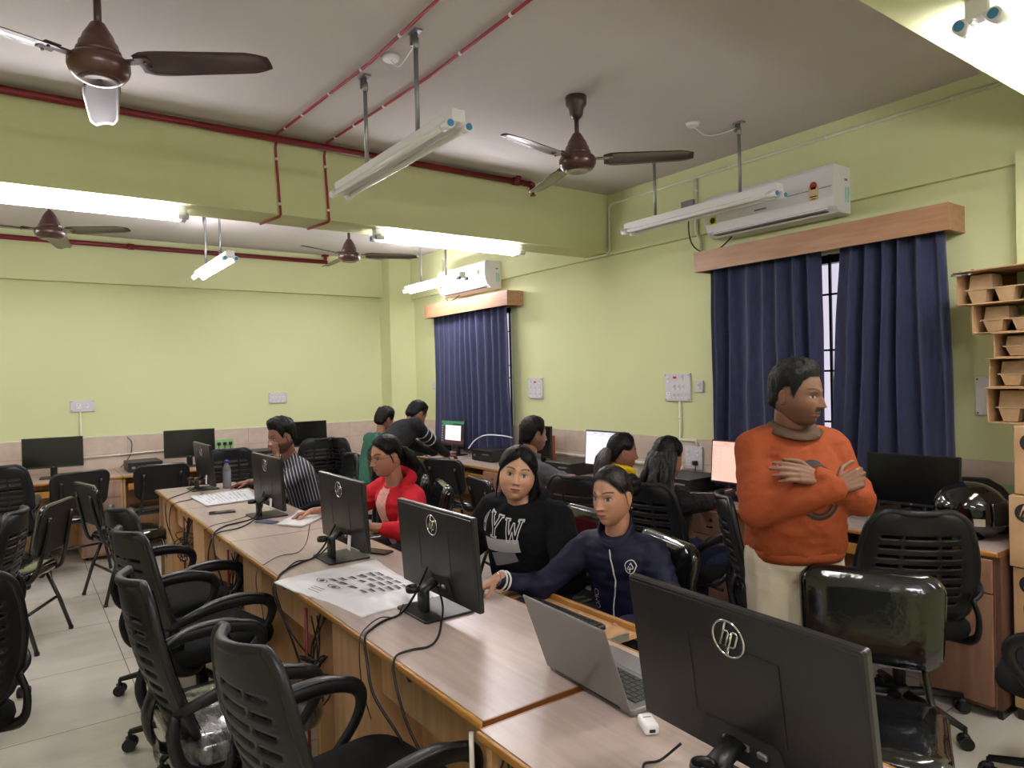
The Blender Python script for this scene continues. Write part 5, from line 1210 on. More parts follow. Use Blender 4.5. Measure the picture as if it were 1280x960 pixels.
# ---- the woman in the black hoodie, looking at the camera
def woman_hoodie():
    hc = V((1.86, 2.56, 1.135)); hd = frame((-.60, -.80), math.radians(4), math.radians(-10))
    feat = dict(skin=(200, 152, 124), hair='framed', lip=(156, 70, 72), wide=1.06, jaw=.19, cheek=.008, eye=.0064, nose=.020, gaze=(.0006, 0))
    BK = cloth('black_hoodie', (15, 15, 18), .9, .3, 16)
    P = standard('woman in a black hoodie with white letters, looking at the camera', (1.98, 2.66, 0), hd, hc, feat, (-.93, -.36), (2.02, 2.66, .58), (1.90, 2.59, 1.012), .195, (.190, .145), BK, cloth('blue_jeans', (88, 108, 138), .85, .3, 60),
        {'R': ((1.62, 2.68, .80), (-.9, -.3, -.1), (0, 0, 1), (20, 28, 20), (.2, .7, -.6)), 'L': ((1.70, 2.36, .70), (-.8, .3, -.2), (0, 0, 1), (20, 25, 20), (.4, -.6, -.6))},
        {'R': ((1.62, 2.72, .52), (1.62, 2.72, .09)), 'L': ((1.60, 2.48, .52), (1.62, 2.48, .09))}, 1.02, 1.0, 'hoodie', .012, dict(thick=.016, side=.011, rough=.002, seed=3), belly=.03, seedw=9, sleeve_r=(.078, .060, .045))
    f, r, up = P.fr, P.rt, P.sp
    mb = MB()
    for sx in (-1,):
        for k in range(3): P.lock(mb, [P.hl((sx*(.062+.004*k), .01-.02*k, .03)), P.hl((sx*(.083+.004*k), -.005-.025*k, -.05)), P.hl((sx*(.080+.006*k), -.02-.03*k, -.13)), P.hl((sx*(.085+.01*k), -.03-.03*k, -.22))], [.012, .017, .018, .008], 8, .004, k+5*sx)
    for k in range(5): P.lock(mb, [P.hl((-.05+.022*k, -.09, .03)), P.hl((-.06+.025*k, -.115, -.06)), P.hl((-.06+.022*k, -.12, -.18)), P.hl((-.06+.02*k, -.11, -.30))], [.025, .032, .03, .012], 8, .006, k)
    for sx in (-1, 1): P.lock(mb, [P.hl((sx*.06, .045, .055)), P.hl((sx*.078, .022, .01)), P.hl((sx*.082, .004, -.05)), P.hl((sx*.080, -.01, -.12))], [.006, .007, .006, .002], 6)
    P.attach('loose_hair', mb, HAIRM)
    # hood bunched round the neck, grey inner collar
    nk = V((1.90, 2.59, 1.012))
    mb = MB(); mb.tube([nk - up*.03 + r*(.105*math.cos(a)) + f*(.09*math.sin(a)-.015) + up*(.03*(1-math.sin(a))*.5) - up*.035*max(math.sin(a), 0) for a in [2*PI*k/24 for k in range(24)]], .036, n=10, closed=True, flat=(1, .8)); P.attach('hood', mb, BK)
    collar(P, 'inner_collar', nk - up*.035, up + f*.2, f, .066, .045, cloth('grey_collar', (120, 122, 124)), tilt=-.02, r1=.064)
    WH = mat('white_print', (205, 206, 206), .7); BKP = mat('black_print', (24, 24, 27), .85)
    def plane(c, ang):
        M_ = Matrix.Identity(4); a = r*-1; b = up
        ca, sa = math.cos(ang), math.sin(ang); e1 = (-r)*-1
        e1 = -r*-1
        X_ = (f.cross(up))*-1 if False else up.cross(f)*1
        X_ = up.cross(f).normalized(); X2 = X_*ca + up*sa; Y2 = up*ca - X_*sa
        for i, col in enumerate((X2, Y2, f)): M_[0][i], M_[1][i], M_[2][i] = col
        M_.translation = c; return M_
    X_ = up.cross(f).normalized(); c0 = nk + f*.16 - up*.072 - X_*.070
    GL = {'N': [(0,1),(.3,1),(.76,.3),(.76,.93),(.64,.93),(.64,1),(1,1),(1,.93),(.9,.93),(.9,0),(.76,0),(.24,.78),(.24,.07),(.36,.07),(.36,0),(0,0),(0,.07),(.1,.07),(.1,.93),(0,.93)],
          'Y': [(0,1),(.36,1),(.36,.93),(.30,.93),(.5,.55),(.7,.93),(.64,.93),(.64,1),(1,1),(1,.93),(.9,.93),(.58,.42),(.58,.07),(.7,.07),(.7,0),(.3,0),(.3,.07),(.42,.07),(.42,.42),(.1,.93),(0,.93)],
          'W': [(0,1),(.3,1),(.3,.93),(.22,.93),(.36,.35),(.5,.85),(.58,.85),(.72,.35),(.84,.93),(.76,.93),(.76,1),(1.06,1),(1.06,.93),(.98,.93),(.80,0),(.66,0),(.53,.5),(.40,0),(.26,0),(.08,.93),(0,.93)]}
    mb = MB()
    for i, ch in enumerate('NYW'):
        q_ = GL[ch]; pts = []
        for k in range(len(q_)):
            a, b = q_[k], q_[(k+1) % len(q_)]; m_ = max(2, int(math.hypot(b[0]-a[0], b[1]-a[1])/.06))
            pts += [(a[0]+(b[0]-a[0])*t/m_, a[1]+(b[1]-a[1])*t/m_) for t in range(m_)]
        pts.append(pts[0]); strip(mb, [c0 + X_*(.098*(x_*.9+i*1.02-1.5)) + up*(.088*(y_-.5) - .006*i) for x_, y_ in pts], .0052, f)
    drape(mb, P.torso, -f, .012); P.attach('hoodie_letters', mb, WH)
    mb = MB(); X_ = up.cross(f).normalized(); c1 = c0 - up*.078 + X_*.045; fine_quad(mb, c1, (X_*.96+up*.1).normalized(), (up*.95-X_*.25).normalized(), .19, .055, 8); drape(mb, P.torso, -f, .011); P.attach('print_band', mb, mat('print_light', (176, 176, 172), .8))
    mb = MB(); c2 = c0 - up*.130 + X_*.06; fine_quad(mb, c2, (X_*.9+up*.3).normalized(), (up*.9-X_*.4).normalized(), .13, .06, 8); drape(mb, P.torso, -f, .0105); P.attach('print_patch', mb, mat('print_grey', (128, 130, 136), .8))
    return P
woman_hoodie()

# ---- the woman in the red hooded jacket
def woman_red():
    hc = V((1.76, 3.72, 1.135)); hd = frame((-1, -.06), math.radians(-8), 0)
    feat = dict(skin=(172, 122, 98), hair='pulled', lip=(150, 84, 80), wide=.98, jaw=.26, nose=.021)
    RD = cloth('red_hooded_jacket', (196, 30, 44), .85, .3, 18)
    P = standard('woman with glasses in a red hooded jacket writing at the middle row', (1.9, 3.78, 0), hd, hc, feat, (-1, -.12), (1.98, 3.80, .58), (1.81, 3.74, .975), .165, (.160, .120), RD, cloth('dark_leggings', (36, 30, 40)),
        {'L': ((1.50, 3.50, .80), (-.9, .4, -.1), (0, 0, 1), (25, 35, 25), (.3, -.7, -.5)), 'R': ((1.44, 4.10, .80), (-.93, .3, -.15), (0, .2, 1), (24, 34, 22), (.3, .7, -.5))},
        {'R': ((1.62, 3.92, .52), (1.64, 3.92, .09)), 'L': ((1.62, 3.70, .52), (1.64, 3.70, .09))}, .99, 1.0, 'hooded_jacket', .011, dict(thick=.013, side=.010, rough=.002, seed=6), belly=.01, seedw=13, sleeve_r=(.070, .055, .042), sleeve_end=.12)
    f, r, up = P.fr, P.rt, P.sp; nk = V((1.81, 3.74, .975))
    mb = MB()
    for k in range(6): a = -1+2*k/5; P.lock(mb, [P.hl((.03*a, -.10, .02)), P.hl((.04*a, -.135, -.03)), P.hl((.05*a, -.15, -.09)), P.hl((.03*a, -.135, -.15))], [.022, .034, .032, .012], 8, .006, k)
    for sx in (-1, 1): P.lock(mb, [P.hl((sx*.066, .03, .05)), P.hl((sx*.0765, .010, 0)), P.hl((sx*.077, .004, -.04))], [.004, .004, .001], 6)
    P.attach('ponytail', mb, HAIRM)
    mb = MB(); mb.tube([nk - up*.02 + r*(.100*math.cos(a)) + f*(.085*math.sin(a)-.03) - up*.06*max(math.sin(a), 0) + up*.015*(1-math.sin(a)) for a in [2*PI*k/24 for k in range(24)]], .038, n=10, closed=True, flat=(1, .75)); P.attach('hood', mb, RD)
    mb = MB(); fine_quad(mb, nk + f*.14 - up*.185 + r*.01, r, up, .10, .36, 14); drape(mb, P.topmesh, -f, .004); P.attach('pink_top', mb, cloth('pink_top_cloth', (236, 186, 172), .85, col2=(228, 160, 150), nscale=60))
    G = mat('glasses_frame', (70, 52, 44), .3, metal=.4); mb = MB()
    for sx in (-1, 1):
        mb.tube([P.hl((sx*.031 + .021*math.cos(a), .099 - .25*abs(.021*math.cos(a))*(1 if sx*math.cos(a) > 0 else 0), .0 + .016*math.sin(a))) for a in [2*PI*k/20 for k in range(20)]], .0011, n=5, closed=True)
        mb.tube([P.hl((sx*.052, .093, .003)), P.hl((sx*.074, .05, .004)), P.hl((sx*.078, -.01, .0))], .0011, n=5)
    mb.tube([P.hl((-.010, .101, .003)), P.hl((0, .1035, .006)), P.hl((.010, .101, .003))], .0011, n=5); P.attach('glasses', mb, G)
    return P
woman_red()

# ---- the man in the striped shirt, chin on his hand, other hand on the mouse
def man_striped():
    hc = V((1.60, 5.16, 1.175)); hd = frame((-1, -.15), math.radians(-10), math.radians(4))
    feat = dict(skin=(120, 80, 60), hair='short', lip=(120, 74, 70), beard=.55, moustache=.6, jaw=.24, eye=.0048)
    m = bpy.data.materials.new('striped_shirt'); m.use_nodes = True; nt = m.node_tree; b = nt.nodes['Principled BSDF']; b.inputs['Roughness'].default_value = .8
    tc = nt.nodes.new('ShaderNodeTexCoord'); mp = nt.nodes.new('ShaderNodeMapping'); mp.inputs['Rotation'].default_value = (0, .22, .30); w = nt.nodes.new('ShaderNodeTexWave'); w.bands_direction = 'X'; w.inputs['Scale'].default_value = 14; w.inputs['Distortion'].default_value = 0.0; w.inputs['Detail Scale'].default_value = .6
    rp = nt.nodes.new('ShaderNodeValToRGB'); rp.color_ramp.elements[0].position = .78; rp.color_ramp.elements[0].color = (*srgb((30, 29, 38)), 1); rp.color_ramp.elements[1].position = .9; rp.color_ramp.elements[1].color = (*srgb((170, 168, 178)), 1)
    nt.links.new(tc.outputs['Object'], mp.inputs[0]); nt.links.new(mp.outputs[0], w.inputs['Vector']); nt.links.new(w.outputs['Fac'], rp.inputs[0]); nt.links.new(rp.outputs[0], b.inputs['Base Color'])
    P = standard('man in a dark striped shirt resting his chin on his hand', (1.8, 5.25, 0), hd, hc, feat, (-1, -.1), (1.86, 5.28, .58), (1.66, 5.19, 1.02), .185, (.170, .115), m, cloth('dark_jeans', (40, 44, 58)),
        {'L': ((1.53, 5.06, 1.06), (-.15, .12, .9), (.5, -.7, .1), (60, 70, 50), (-.3, -.6, -.8)), 'R': ((1.50, 5.72, .795), (-.9, .25, -.12), (0, 0, 1), (18, 26, 18), (.3, .6, -.7))},
        {'R': ((1.64, 5.38, .52), (1.66, 5.38, .09)), 'L': ((1.64, 5.16, .52), (1.66, 5.16, .09))}, 1.03, .8, 'shirt', .006, dict(thick=.036, side=.012, rough=.007, seed=11, top=.006), seedw=17, sleeve_r=(.062, .052, .042), sleeve_end=.10)
    collar(P, 'shirt_collar', V((1.66, 5.19, .995)), P.sp+P.fr*.1, P.fr, .068, .045, m, tilt=-.015)
man_striped()

# ---- the man in the grey jacket, seen from behind
def man_grey():
    hc = V((3.06, 4.00, 1.155)); hd = frame((1, -.12), math.radians(-4), 0)
    feat = dict(skin=(150, 104, 80), hair='short', beard=.4, moustache=.5)
    GJ = cloth('grey_jacket', (98, 98, 104), .85)
    P = standard('man in a grey jacket seen from behind at the window wall desks', (2.98, 3.98, 0), hd, hc, feat, (1, -.25), (2.92, 4.03, .58), (3.02, 4.0, 1.01), .195, (.180, .120), GJ, cloth('dark_trousers_two', (36, 38, 44)),
        {'R': ((3.46, 3.78, .80), (.95, .1, -.1), (0, 0, 1), (20, 28, 20), (-.2, -.6, -.7)), 'L': ((3.48, 4.16, .80), (.95, 0, -.1), (0, 0, 1), (20, 28, 20), (-.2, .6, -.7))},
        {'R': ((3.32, 3.93, .52), (3.34, 3.93, .09)), 'L': ((3.32, 4.13, .52), (3.34, 4.13, .09))}, 1.02, .6, 'jacket', .008, dict(thick=.022, side=.010, rough=.004, seed=21), seedw=21)
    collar(P, 'jacket_collar', V((3.02, 4.0, .99)), P.sp, P.fr, .072, .045, GJ)
man_grey()

# ---- the woman with the yellow collar
def woman_yellow():
    hc = V((3.06, 3.10, 1.095)); hd = frame((1, -.42), math.radians(-6), 0)
    feat = dict(skin=(150, 104, 82), hair='pulled', wide=.96)
    BW = mat('black_white_kurta', (40, 38, 44), .85, col2=(190, 186, 190), nscale=38, bump=.2)
    P = standard('woman with a low ponytail and yellow scarf at the white spreadsheet screen', (3.0, 3.12, 0), hd, hc, feat, (1, .25), (2.93, 3.12, .56), (3.03, 3.11, .945), .155, (.148, .110), BW, cloth('dark_salwar', (40, 36, 44)),
        {'R': ((3.48, 3.05, .80), (.95, .1, -.1), (0, 0, 1), (20, 28, 20), (-.2, -.6, -.7)), 'L': ((3.46, 3.42, .80), (.95, .1, -.1), (0, 0, 1), (20, 28, 20), (-.2, .6, -.7))},
        {'R': ((3.30, 3.08, .51), (3.32, 3.08, .09)), 'L': ((3.30, 3.28, .51), (3.32, 3.28, .09))}, .97, .6, 'kurta', .004, dict(thick=.012, side=.009, rough=.002, seed=31), seedw=25)
    mb = MB()
    for k in range(6): a = -1+2*k/5; P.lock(mb, [P.hl((.03*a, -.095, .01)), P.hl((.045*a, -.125, -.05)), P.hl((.055*a, -.125, -.14)), P.hl((.06*a, -.11, -.24)), P.hl((.05*a, -.10, -.33))], [.022, .034, .036, .032, .012], 8, .010, k+40)
    P.attach('ponytail', mb, mat('dark_brown_hair', (38, 26, 24), .45, bump=.6, bscale=120))
    Y = cloth('yellow_scarf', (236, 200, 24), .7)
    nk = V((3.03, 3.11, .945)); f, r, up = P.fr, P.rt, P.sp
    mb = MB(); mb.tube([nk - up*.005 + r*(.092*math.cos(a)) + f*(.082*math.sin(a)) + up*(.022+.02*math.cos(a+.6)) - up*.05*max(math.sin(a), 0) for a in [2*PI*k/24 for k in range(24)]], .034, n=8, closed=True, flat=(1.2, .6)); P.attach('scarf', mb, Y)
    mb = MB(); mb.tube([P.hl((.078, -.012, -.045)), P.hl((.079, -.012, -.075))], .0025, n=6); mb.tube([P.hl((-.078, -.012, -.045)), P.hl((-.079, -.012, -.075))], .0025, n=6); P.attach('earring', mb, mat('gold', (200, 150, 70), .25, metal=1.0))
woman_yellow()

# ---- the woman with long curly hair
def woman_curly():
    hc = V((2.98, 2.66, 1.10)); hd = frame((1, .0), math.radians(-12), 0)
    feat = dict(skin=(150, 106, 84), hair='pulled', wide=.97)
    BJ = cloth('black_track_jacket', (20, 20, 24), .75)
    P = standard('woman with long curly black hair in a black jacket with pale piping', (2.98, 2.68, 0), hd, hc, feat, (1, .05), (2.95, 2.70, .57), (2.98, 2.67, .955), .165, (.155, .115), BJ, cloth('navy_trousers', (34, 38, 62)),
        {'R': ((3.70, 2.78, .80), (.85, -.1, -.1), (0, .1, 1), (18, 25, 18), (-.2, -.7, -.6)), 'L': ((3.46, 2.90, .80), (.95, 0, -.1), (0, 0, 1), (20, 28, 20), (-.2, .6, -.7))},
        {'R': ((3.34, 2.50, .51), (3.36, 2.46, .09)), 'L': ((3.34, 2.76, .51), (3.36, 2.76, .09))}, .98, .6, 'track_jacket', .004, dict(thick=.016, side=.014, rough=.004, seed=41), seedw=29)
    mb = MB(); rnd = random.Random(5)
    for k in range(46):
        a = -1.25 + 2.5*(k % 23)/22; row = k//23; b = 1 if row == 0 else .72
        x0 = .085*math.sin(a)*b; y0 = -.095*math.cos(a)*b
        L = rnd.uniform(.30, .40); pts = [P.hl((x0*.8, y0*.85, .055)), P.hl((x0*1.05, y0*1.12-.005, -.02))]
        for t in (.35, .55, .75, 1.0):
            wv = .018; pts.append(P.hl((x0*(1.1+.25*t)+wv*math.sin(9*t+k), y0*1.1-.03*t+wv*math.cos(8*t+k*1.7), -.02-L*t)))
        P.lock(mb, pts, [.012, .019, .020, .019, .016, .006], 7, .016, k)
    P.attach('curly_hair', mb, mat('curly_black_hair', (11, 9, 10), .4, bump=.7, bscale=140))
    mb = MB(); mb.tube([P.hl((-.035, -.095, .06)), P.hl((-.02, -.10, .055))], .006, n=8); P.attach('hair_clip', mb, mat('clip_teal', (120, 150, 150), .3, metal=.5))
    WH = mat('pale_piping', (180, 180, 184), .6); s_, e_, w_ = P.arms['R']; d = (w_-e_).normalized(); up = V((0, 0, 1))
    mb = MB(); n_ = (V((-.6, -.55, .55)) - d*d.dot(V((-.6, -.55, .55)))).normalized(); strip(mb, [s_ + (e_-s_)*t + n_*.06 for t in [k/8 for k in range(9)]] + [e_ + (w_-e_)*t + n_*.055 for t in [k/8 for k in range(1, 8)]], .006, n_); drape(mb, P.topmesh, -n_, .003); P.attach('sleeve_piping', mb, WH)
woman_curly()

# ---- the man leaning over the far desk, and the person seated beyond him
def man_leaning():
    hc = V((3.08, 5.83, 1.25)); hd = frame((1, .1), math.radians(-32), 0)
    feat = dict(skin=(140, 96, 74), hair='short', beard=.8, moustache=.7)
    DK = cloth('charcoal_sweater', (36, 36, 39), .9)
    P = standard('man in a charcoal sweater with striped sleeve leaning over the far desk', (2.6, 5.72, 0), hd, hc, feat, (1, .15), (2.66, 5.68, .93), (2.99, 5.80, 1.16), .19, (.165, .115), DK, cloth('brown_trousers', (70, 60, 52)),
        {'R': ((3.56, 6.08, .80), (.9, .3, -.1), (0, 0, 1), (22, 30, 20), (-.1, -.6, -.8)), 'L': ((3.55, 6.30, .80), (.95, .1, -.1), (0, 0, 1), (20, 28, 20), (-.2, .6, -.6))},
        {'R': ((2.68, 5.58, .50), (2.62, 5.56, .09)), 'L': ((2.66, 5.78, .50), (2.60, 5.78, .09))}, 1.03, .6, 'sweater', .005, dict(thick=.018, side=.011, rough=.004, seed=51), seedw=33, sleeve_r=(.066, .054, .042), sleeve_end=.05)
    s_, e_, w_ = P.arms['R']; mb = MB(); d = (e_-s_).normalized(); u1 = d.orthogonal().normalized(); u2 = d.cross(u1)
    for t in (.35, .55, .75): mb.tube([s_*(1-t)+e_*t + (u1*math.cos(a)+u2*math.sin(a))*(.064-.012*t) for a in [2*PI*k/22 for k in range(22)]], .017, n=6, closed=True, flat=(.35, 1), up=d)
    P.attach('sleeve_stripe', mb, cloth('pale_grey_knit', (150, 156, 158)))
man_leaning()
def person_far():
    hc = V((3.05, 6.46, 1.175)); hd = frame((1, .2), math.radians(-15), 0)
    feat = dict(skin=(150, 104, 80), hair='short')
    P = standard('person in green seated beyond the leaning man, only hair and shoulder showing', (2.75, 6.40, 0), hd, hc, feat, (.95, .3), (2.84, 6.44, .58), (3.01, 6.45, 1.045), .17, (.165, .12), cloth('green_top', (52, 96, 80), .85), cloth('dark_trousers_three', (40, 40, 46)),
        {'R': ((3.50, 6.50, .80), (.95, .1, -.1), (0, 0, 1), (20, 28, 20), (-.2, -.6, -.7)), 'L': ((3.50, 6.72, .80), (.95, .1, -.1), (0, 0, 1), (20, 28, 20), (-.2, .6, -.7))},
        {'R': ((3.08, 6.36, .52), (3.10, 6.36, .09)), 'L': ((3.04, 6.58, .52), (3.06, 6.58, .09))}, .98, .5, 'top', .004, dict(thick=.03, side=.02, rough=.008, seed=61), seedw=37)
person_far()
# ------------------------------------------------------------------ things on the desks
def single(name, mb, m, label, cat, base, group=None, **k):
    o = mb.build(name, m, **k); origin_to(o, base); return tag(o, label, cat, group)
TOP = .7506
# laptop straddling the two nearest desks, lid towards us
def laptop():
    t = thing('laptop', 'open grey laptop on the nearest desks with its lid towards the viewer', 'laptop', (1.20, 1.365, TOP), math.radians(-93))
    GR = mat('laptop_grey', (128, 124, 126), .35, metal=.35)
    # local: user sits at +y ... hinge at y=0, base runs to +y
    mb = MB(); mb.prism(rrect(.345, .235, .012), 0, .016, M=T(0, .118, 0), bev=.003); mb.build('base', GR, t)
    mb = MB(); mb.box((0, .085, .0165), (.30, .105, .002)); kb = mb.build('keyboard_bed', mat('laptop_bed', (96, 96, 94), .5), t)
    mb = MB()
    for r in range(6):
        for c in range(14): mb.box((-.14+.0215*c, .04+.0175*r, .0185), (.0185, .0145, .003))
    mb.build('keys', mat('laptop_keys', (52, 54, 52), .5), kb)
    mb = MB(); mb.box((0, .19, .0165), (.11, .07, .001)); mb.build('touchpad', GREYP, t)
    R = T(0, .0, .012) @ Matrix.Rotation(R90(20), 4, 'X')
    mb = MB(R); mb.box((0, -.002, .115), (.345, .006, .23), bev=.0025); l = mb.build('lid', GR, t)
    mb = MB(R); mb.box((0, .0015, .118), (.325, .001, .205)); mb.build('screen', SCRB, l)
    mb = MB(); mb.cyl((-.13, 0, .012), (.13, 0, .012), .007, n=10); mb.build('hinge', BLACKP, t)
laptop()
mb = MB(); mb.box((0, 0, .0135), (.036, .062, .027), bev=.008, seg=3); mb.mi = 1; mb.box((0, -.0305, .012), (.014, .003, .007)); mb.mi = 2; mb.box((.0, .006, .0272), (.02, .004, .0006))
o = mb.build('charger_plug', [mat('glossy_white', (236, 236, 236), .2), INK, GREYP]); o.location = (1.185, 1.135, TOP-.004); o.rotation_euler = (0, 0, math.radians(-28)); tag(o, 'small white plastic adapter lying beside the laptop on the nearest desk', 'adapter')
# mail bag on the second desk
def bag():
    P0, P1, P2, P3 = V((.855, 2.93, 0)), V((.975, 2.275, 0)), V((1.275, 2.30, 0)), V((1.335, 2.97, 0))
    def fn(u, v):
        a = P0.lerp(P1, u); b = P3.lerp(P2, u); p = a.lerp(b, v)
        e = min(u, 1-u, v, 1-v); puff = .012*sstep(np.array(e), 0, .25)
        p.z = TOP + .003 + float(puff) + .004*noise.noise(V((u*5, v*5, 1))) + .0025*noise.noise(V((u*13, v*9, 4)))
        p.x += .006*math.sin(9*u+2); p.y += .006*math.sin(7*v)
        if p.x < .90: p.z -= (.90-p.x)*.12
        return p
    mb = MB(); mb.grid(fn, 40, 40)
    o = mb.build('mailing_bag', mat('white_polythene', (226, 226, 228), .35, bump=.25, bscale=22), solid=.006, offset=-1); origin_to(o, (1.1, 2.6, TOP)); tag(o, 'white plastic mailing bag with rows of black print flat on the desk', 'plastic bag')
    mb = MB()
    def mark(u0, u1, v0, v1, n=3):
        vs = [fn(u0+(u1-u0)*i/n, v0+(v1-v0)*j) + V((0, 0, .0018)) for j in (0, 1) for i in range(n+1)]; mb.raw(vs, [(i, i+1, n+2+i, n+1+i) for i in range(n)])
    rnd = random.Random(2)
    cols = [(.30, 3), (.37, 4), (.44, 4), (.51, 4), (.60, 2), (.69, 4), (.77, 4), (.85, 2)]
    for i, v0 in enumerate((.36, .45, .54, .63, .72, .81)):
        for j in range(4):
            if rnd.random() < .12: continue
            u0 = .28 + .115*j + .015*i; mark(u0, u0+.07+.015*rnd.random(), v0, v0+.022+.01*rnd.random()); mark(u0, u0+.085, v0-.018, v0-.012)
            if rnd.random() < .5: mark(u0, u0+.06, v0-.03, v0-.026)
    for c in ((.30, .27), (.46, .25)):
        ring = [(c[0]+.055*math.cos(a), c[1]+.038*math.sin(a)) for a in [2*PI*k/18 for k in range(19)]]
        for k in range(18):
            (ua, va), (ub, vb) = ring[k], ring[k+1]; q = [(ua, va), (ub, vb), (c[0]+(ub-c[0])*.86, c[1]+(vb-c[1])*.86), (c[0]+(ua-c[0])*.86, c[1]+(va-c[1])*.86)]
            mb.raw([fn(*z) + V((0, 0, .0018)) for z in q], [(0, 1, 2, 3)])
        mark(c[0]-.02, c[0]+.02, c[1]-.012, c[1]+.012); mark(c[0]-.012, c[0]+.012, c[1]-.022, c[1]+.022)
    for i in range(3): mark(.34, .46, .15-.03*i, .156-.03*i)
    mb.build('bag_print', mat('bag_ink', (62, 64, 70), .6), o, keep_world=True)
bag()
def paper_stack(name, label, cat, pts, h, m, curl=0.0, printed=0, seed=0):
    P = [V((*p, 0)) for p in pts]
    def fn(u, v, dz=0):
        p = P[0].lerp(P[1], u).lerp(P[3].lerp(P[2], u), v); p.z = TOP + h + .002 + dz + curl*max(0, v-.7)**2*8 + .003*abs(noise.noise(V((u*4, v*4, seed)))); return p
    mb = MB(); mb.grid(lambda u, v: fn(u, v), 16, 16); o = mb.build(name, m, solid=h, offset=-1); origin_to(o, (P[0].x, P[0].y, TOP)); tag(o, label, cat)
    if printed:
        mb = MB(); rnd = random.Random(seed)
        for i in range(printed):
            v0 = .1+.8*i/printed; u0 = .06
            while u0 < .9:
                w_ = rnd.uniform(.05, .16)
                if rnd.random() < .8: mb.raw([fn(u0, v0, .0012), fn(min(u0+w_, .94), v0, .0012), fn(min(u0+w_, .94), v0+.25/printed, .0012), fn(u0, v0+.25/printed, .0012)], [(0, 1, 2, 3)])
                u0 += w_+.04
        mb.build('printed_lines', mat('newsprint_ink', (158, 160, 164), .7), o, keep_world=True)
    return o
paper_stack('newspaper', 'folded newspaper spread on the far end of the middle row', 'newspaper', [(1.03, 5.52), (1.04, 5.02), (1.38, 5.06), (1.46, 5.56)], .008, mat('newsprint', (214, 216, 218), .8), printed=11, seed=4)
paper_stack('notepad', 'white spiral notepad with curled pages in front of the red jacket', 'notepad', [(1.22, 4.06), (1.31, 3.90), (1.53, 4.12), (1.42, 4.30)], .012, PAPER, curl=.02)
mb = MB(); mb.box((0, 0, .004), (.06, .14, .007), bev=.003); o = mb.build('pen_case', mat('slate_blue', (70, 78, 104), .5)); o.location = (1.20, 4.20, TOP); o.rotation_euler = (0, 0, .5); tag(o, 'slate blue folder edge lying beside the notepad', 'folder')
def phone(label, x, y, rz):
    t = thing('mobile_phone', label, 'phone', (x, y, TOP), rz, 'phones on the middle row')
    mb = MB(); mb.prism(rrect(.074, .158, .010), 0, .008, bev=.002); mb.build('phone_body', BLACKP, t)
    mb = MB(); mb.prism(rrect(.069, .152, .008), .0079, .0084); mb.build('phone_screen', SCRB, t)
phone('black phone lying behind the mailing bag beside the monitor stand', 1.40, 3.10, math.radians(28))
phone('black phone lying left of the stand of the notepad monitor', 1.07, 4.72, math.radians(80))
def bottle():
    t = thing('water_bottle', 'clear plastic water bottle with blue cap on the far end of the row', 'bottle', (1.36, 5.81, TOP))
    CL = mat('clear_plastic', (205, 210, 214), .12, trans=.75, ior=1.2)
    mb = MB(); pr = [(.03, 0), (.033, .004)] + [(.033-.0025*(k % 2), .012+.0125*k) for k in range(10)] + [(.033, .14), (.030, .155), (.018, .185), (.0135, .195), (.0135, .205)]
    mb.lathe(pr, n=20); mb.build('bottle_body', CL, t)
    mb = MB(); mb.lathe([(.029, .003), (.029, .13), (.02, .131)], n=18); mb.build('water', mat('bottled_water', (190, 196, 200), .1, trans=.6, ior=1.33), t)
    mb = MB(); mb.lathe([(.0155, .203), (.0155, .222), (.012, .224)], n=18); mb.build('cap', mat('blue_cap_dark', (50, 62, 150), .4), t)
bottle()
def mouse(label, x, y, rz):
    mb = MB(); mb.loft([[(a*s_*.03, b*s_*.054, z) for a, b in [(math.cos(2*PI*k/18), math.sin(2*PI*k/18)) for k in range(18)]] for s_, z in ((.95, .001), (1, .008), (.93, .022), (.7, .032), (.3, .036))])
    mb.mi = 1; mb.box((0, .028, .034), (.006, .016, .006), bev=.002); o = mb.build('computer_mouse', [BLACKP, GREYP]); o.location = (x, y, TOP); o.rotation_euler = (0, 0, rz); tag(o, label, 'mouse', 'computer mice'); return o
mouse('black mouse under the hand of the man in the striped shirt', 1.445, 5.735, 1.4); mouse('black mouse beside the hand of the girl in the navy jacket', 1.40, 2.245, 1.4)
mouse('black mouse by the hand of the woman with long curly hair', 3.78, 2.76, -PI/2)
KEYB = mat('keyboard_black', (22, 22, 24), .45)
def keyboard(label, x, y, z, rz):
    t = thing('keyboard', label, 'keyboard', (x, y, z), rz, 'black keyboards')
    mb = MB(); mb.box((0, 0, .009), (.44, .13, .018), bev=.004); k = mb.build('keyboard_body', KEYB, t)
    mb = MB()
    for r in range(5):
        for c in range(20): mb.box((-.205+.0215*c, -.045+.021*r, .021), (.018, .017, .006))
    mb.build('keys', mat('keycaps', (36, 37, 40), .5), k)
keyboard('black keyboard on the pulled-out tray before the girl in the navy jacket', 1.625, 2.03, .672, PI/2)
keyboard('black keyboard on the tray between the man in orange and the mesh chair', 3.62, 1.92, .646, -PI/2)
keyboard('black keyboard on the desk before the pink screen', 3.60, 2.95, TOP, -PI/2)
t = thing('keyboard_tray', 'wooden pull-out keyboard tray before the girl in the navy jacket', 'keyboard tray', (1.62, 2.03, .655))
mb = MB(); mb.box((0, 0, .008), (.27, .62, .016)); mb.build('tray_board', WOODP, t)
mb = MB(); mb.box((.143, 0, .012), (.018, .62, .05), bev=.003); mb.build('tray_front', EDGE, t)
for s in (-1, 1):
    mb = MB(); mb.box((-.12, s*.317, .02), (.4, .012, .02)); mb.build('slide_rail', STEEL, t)

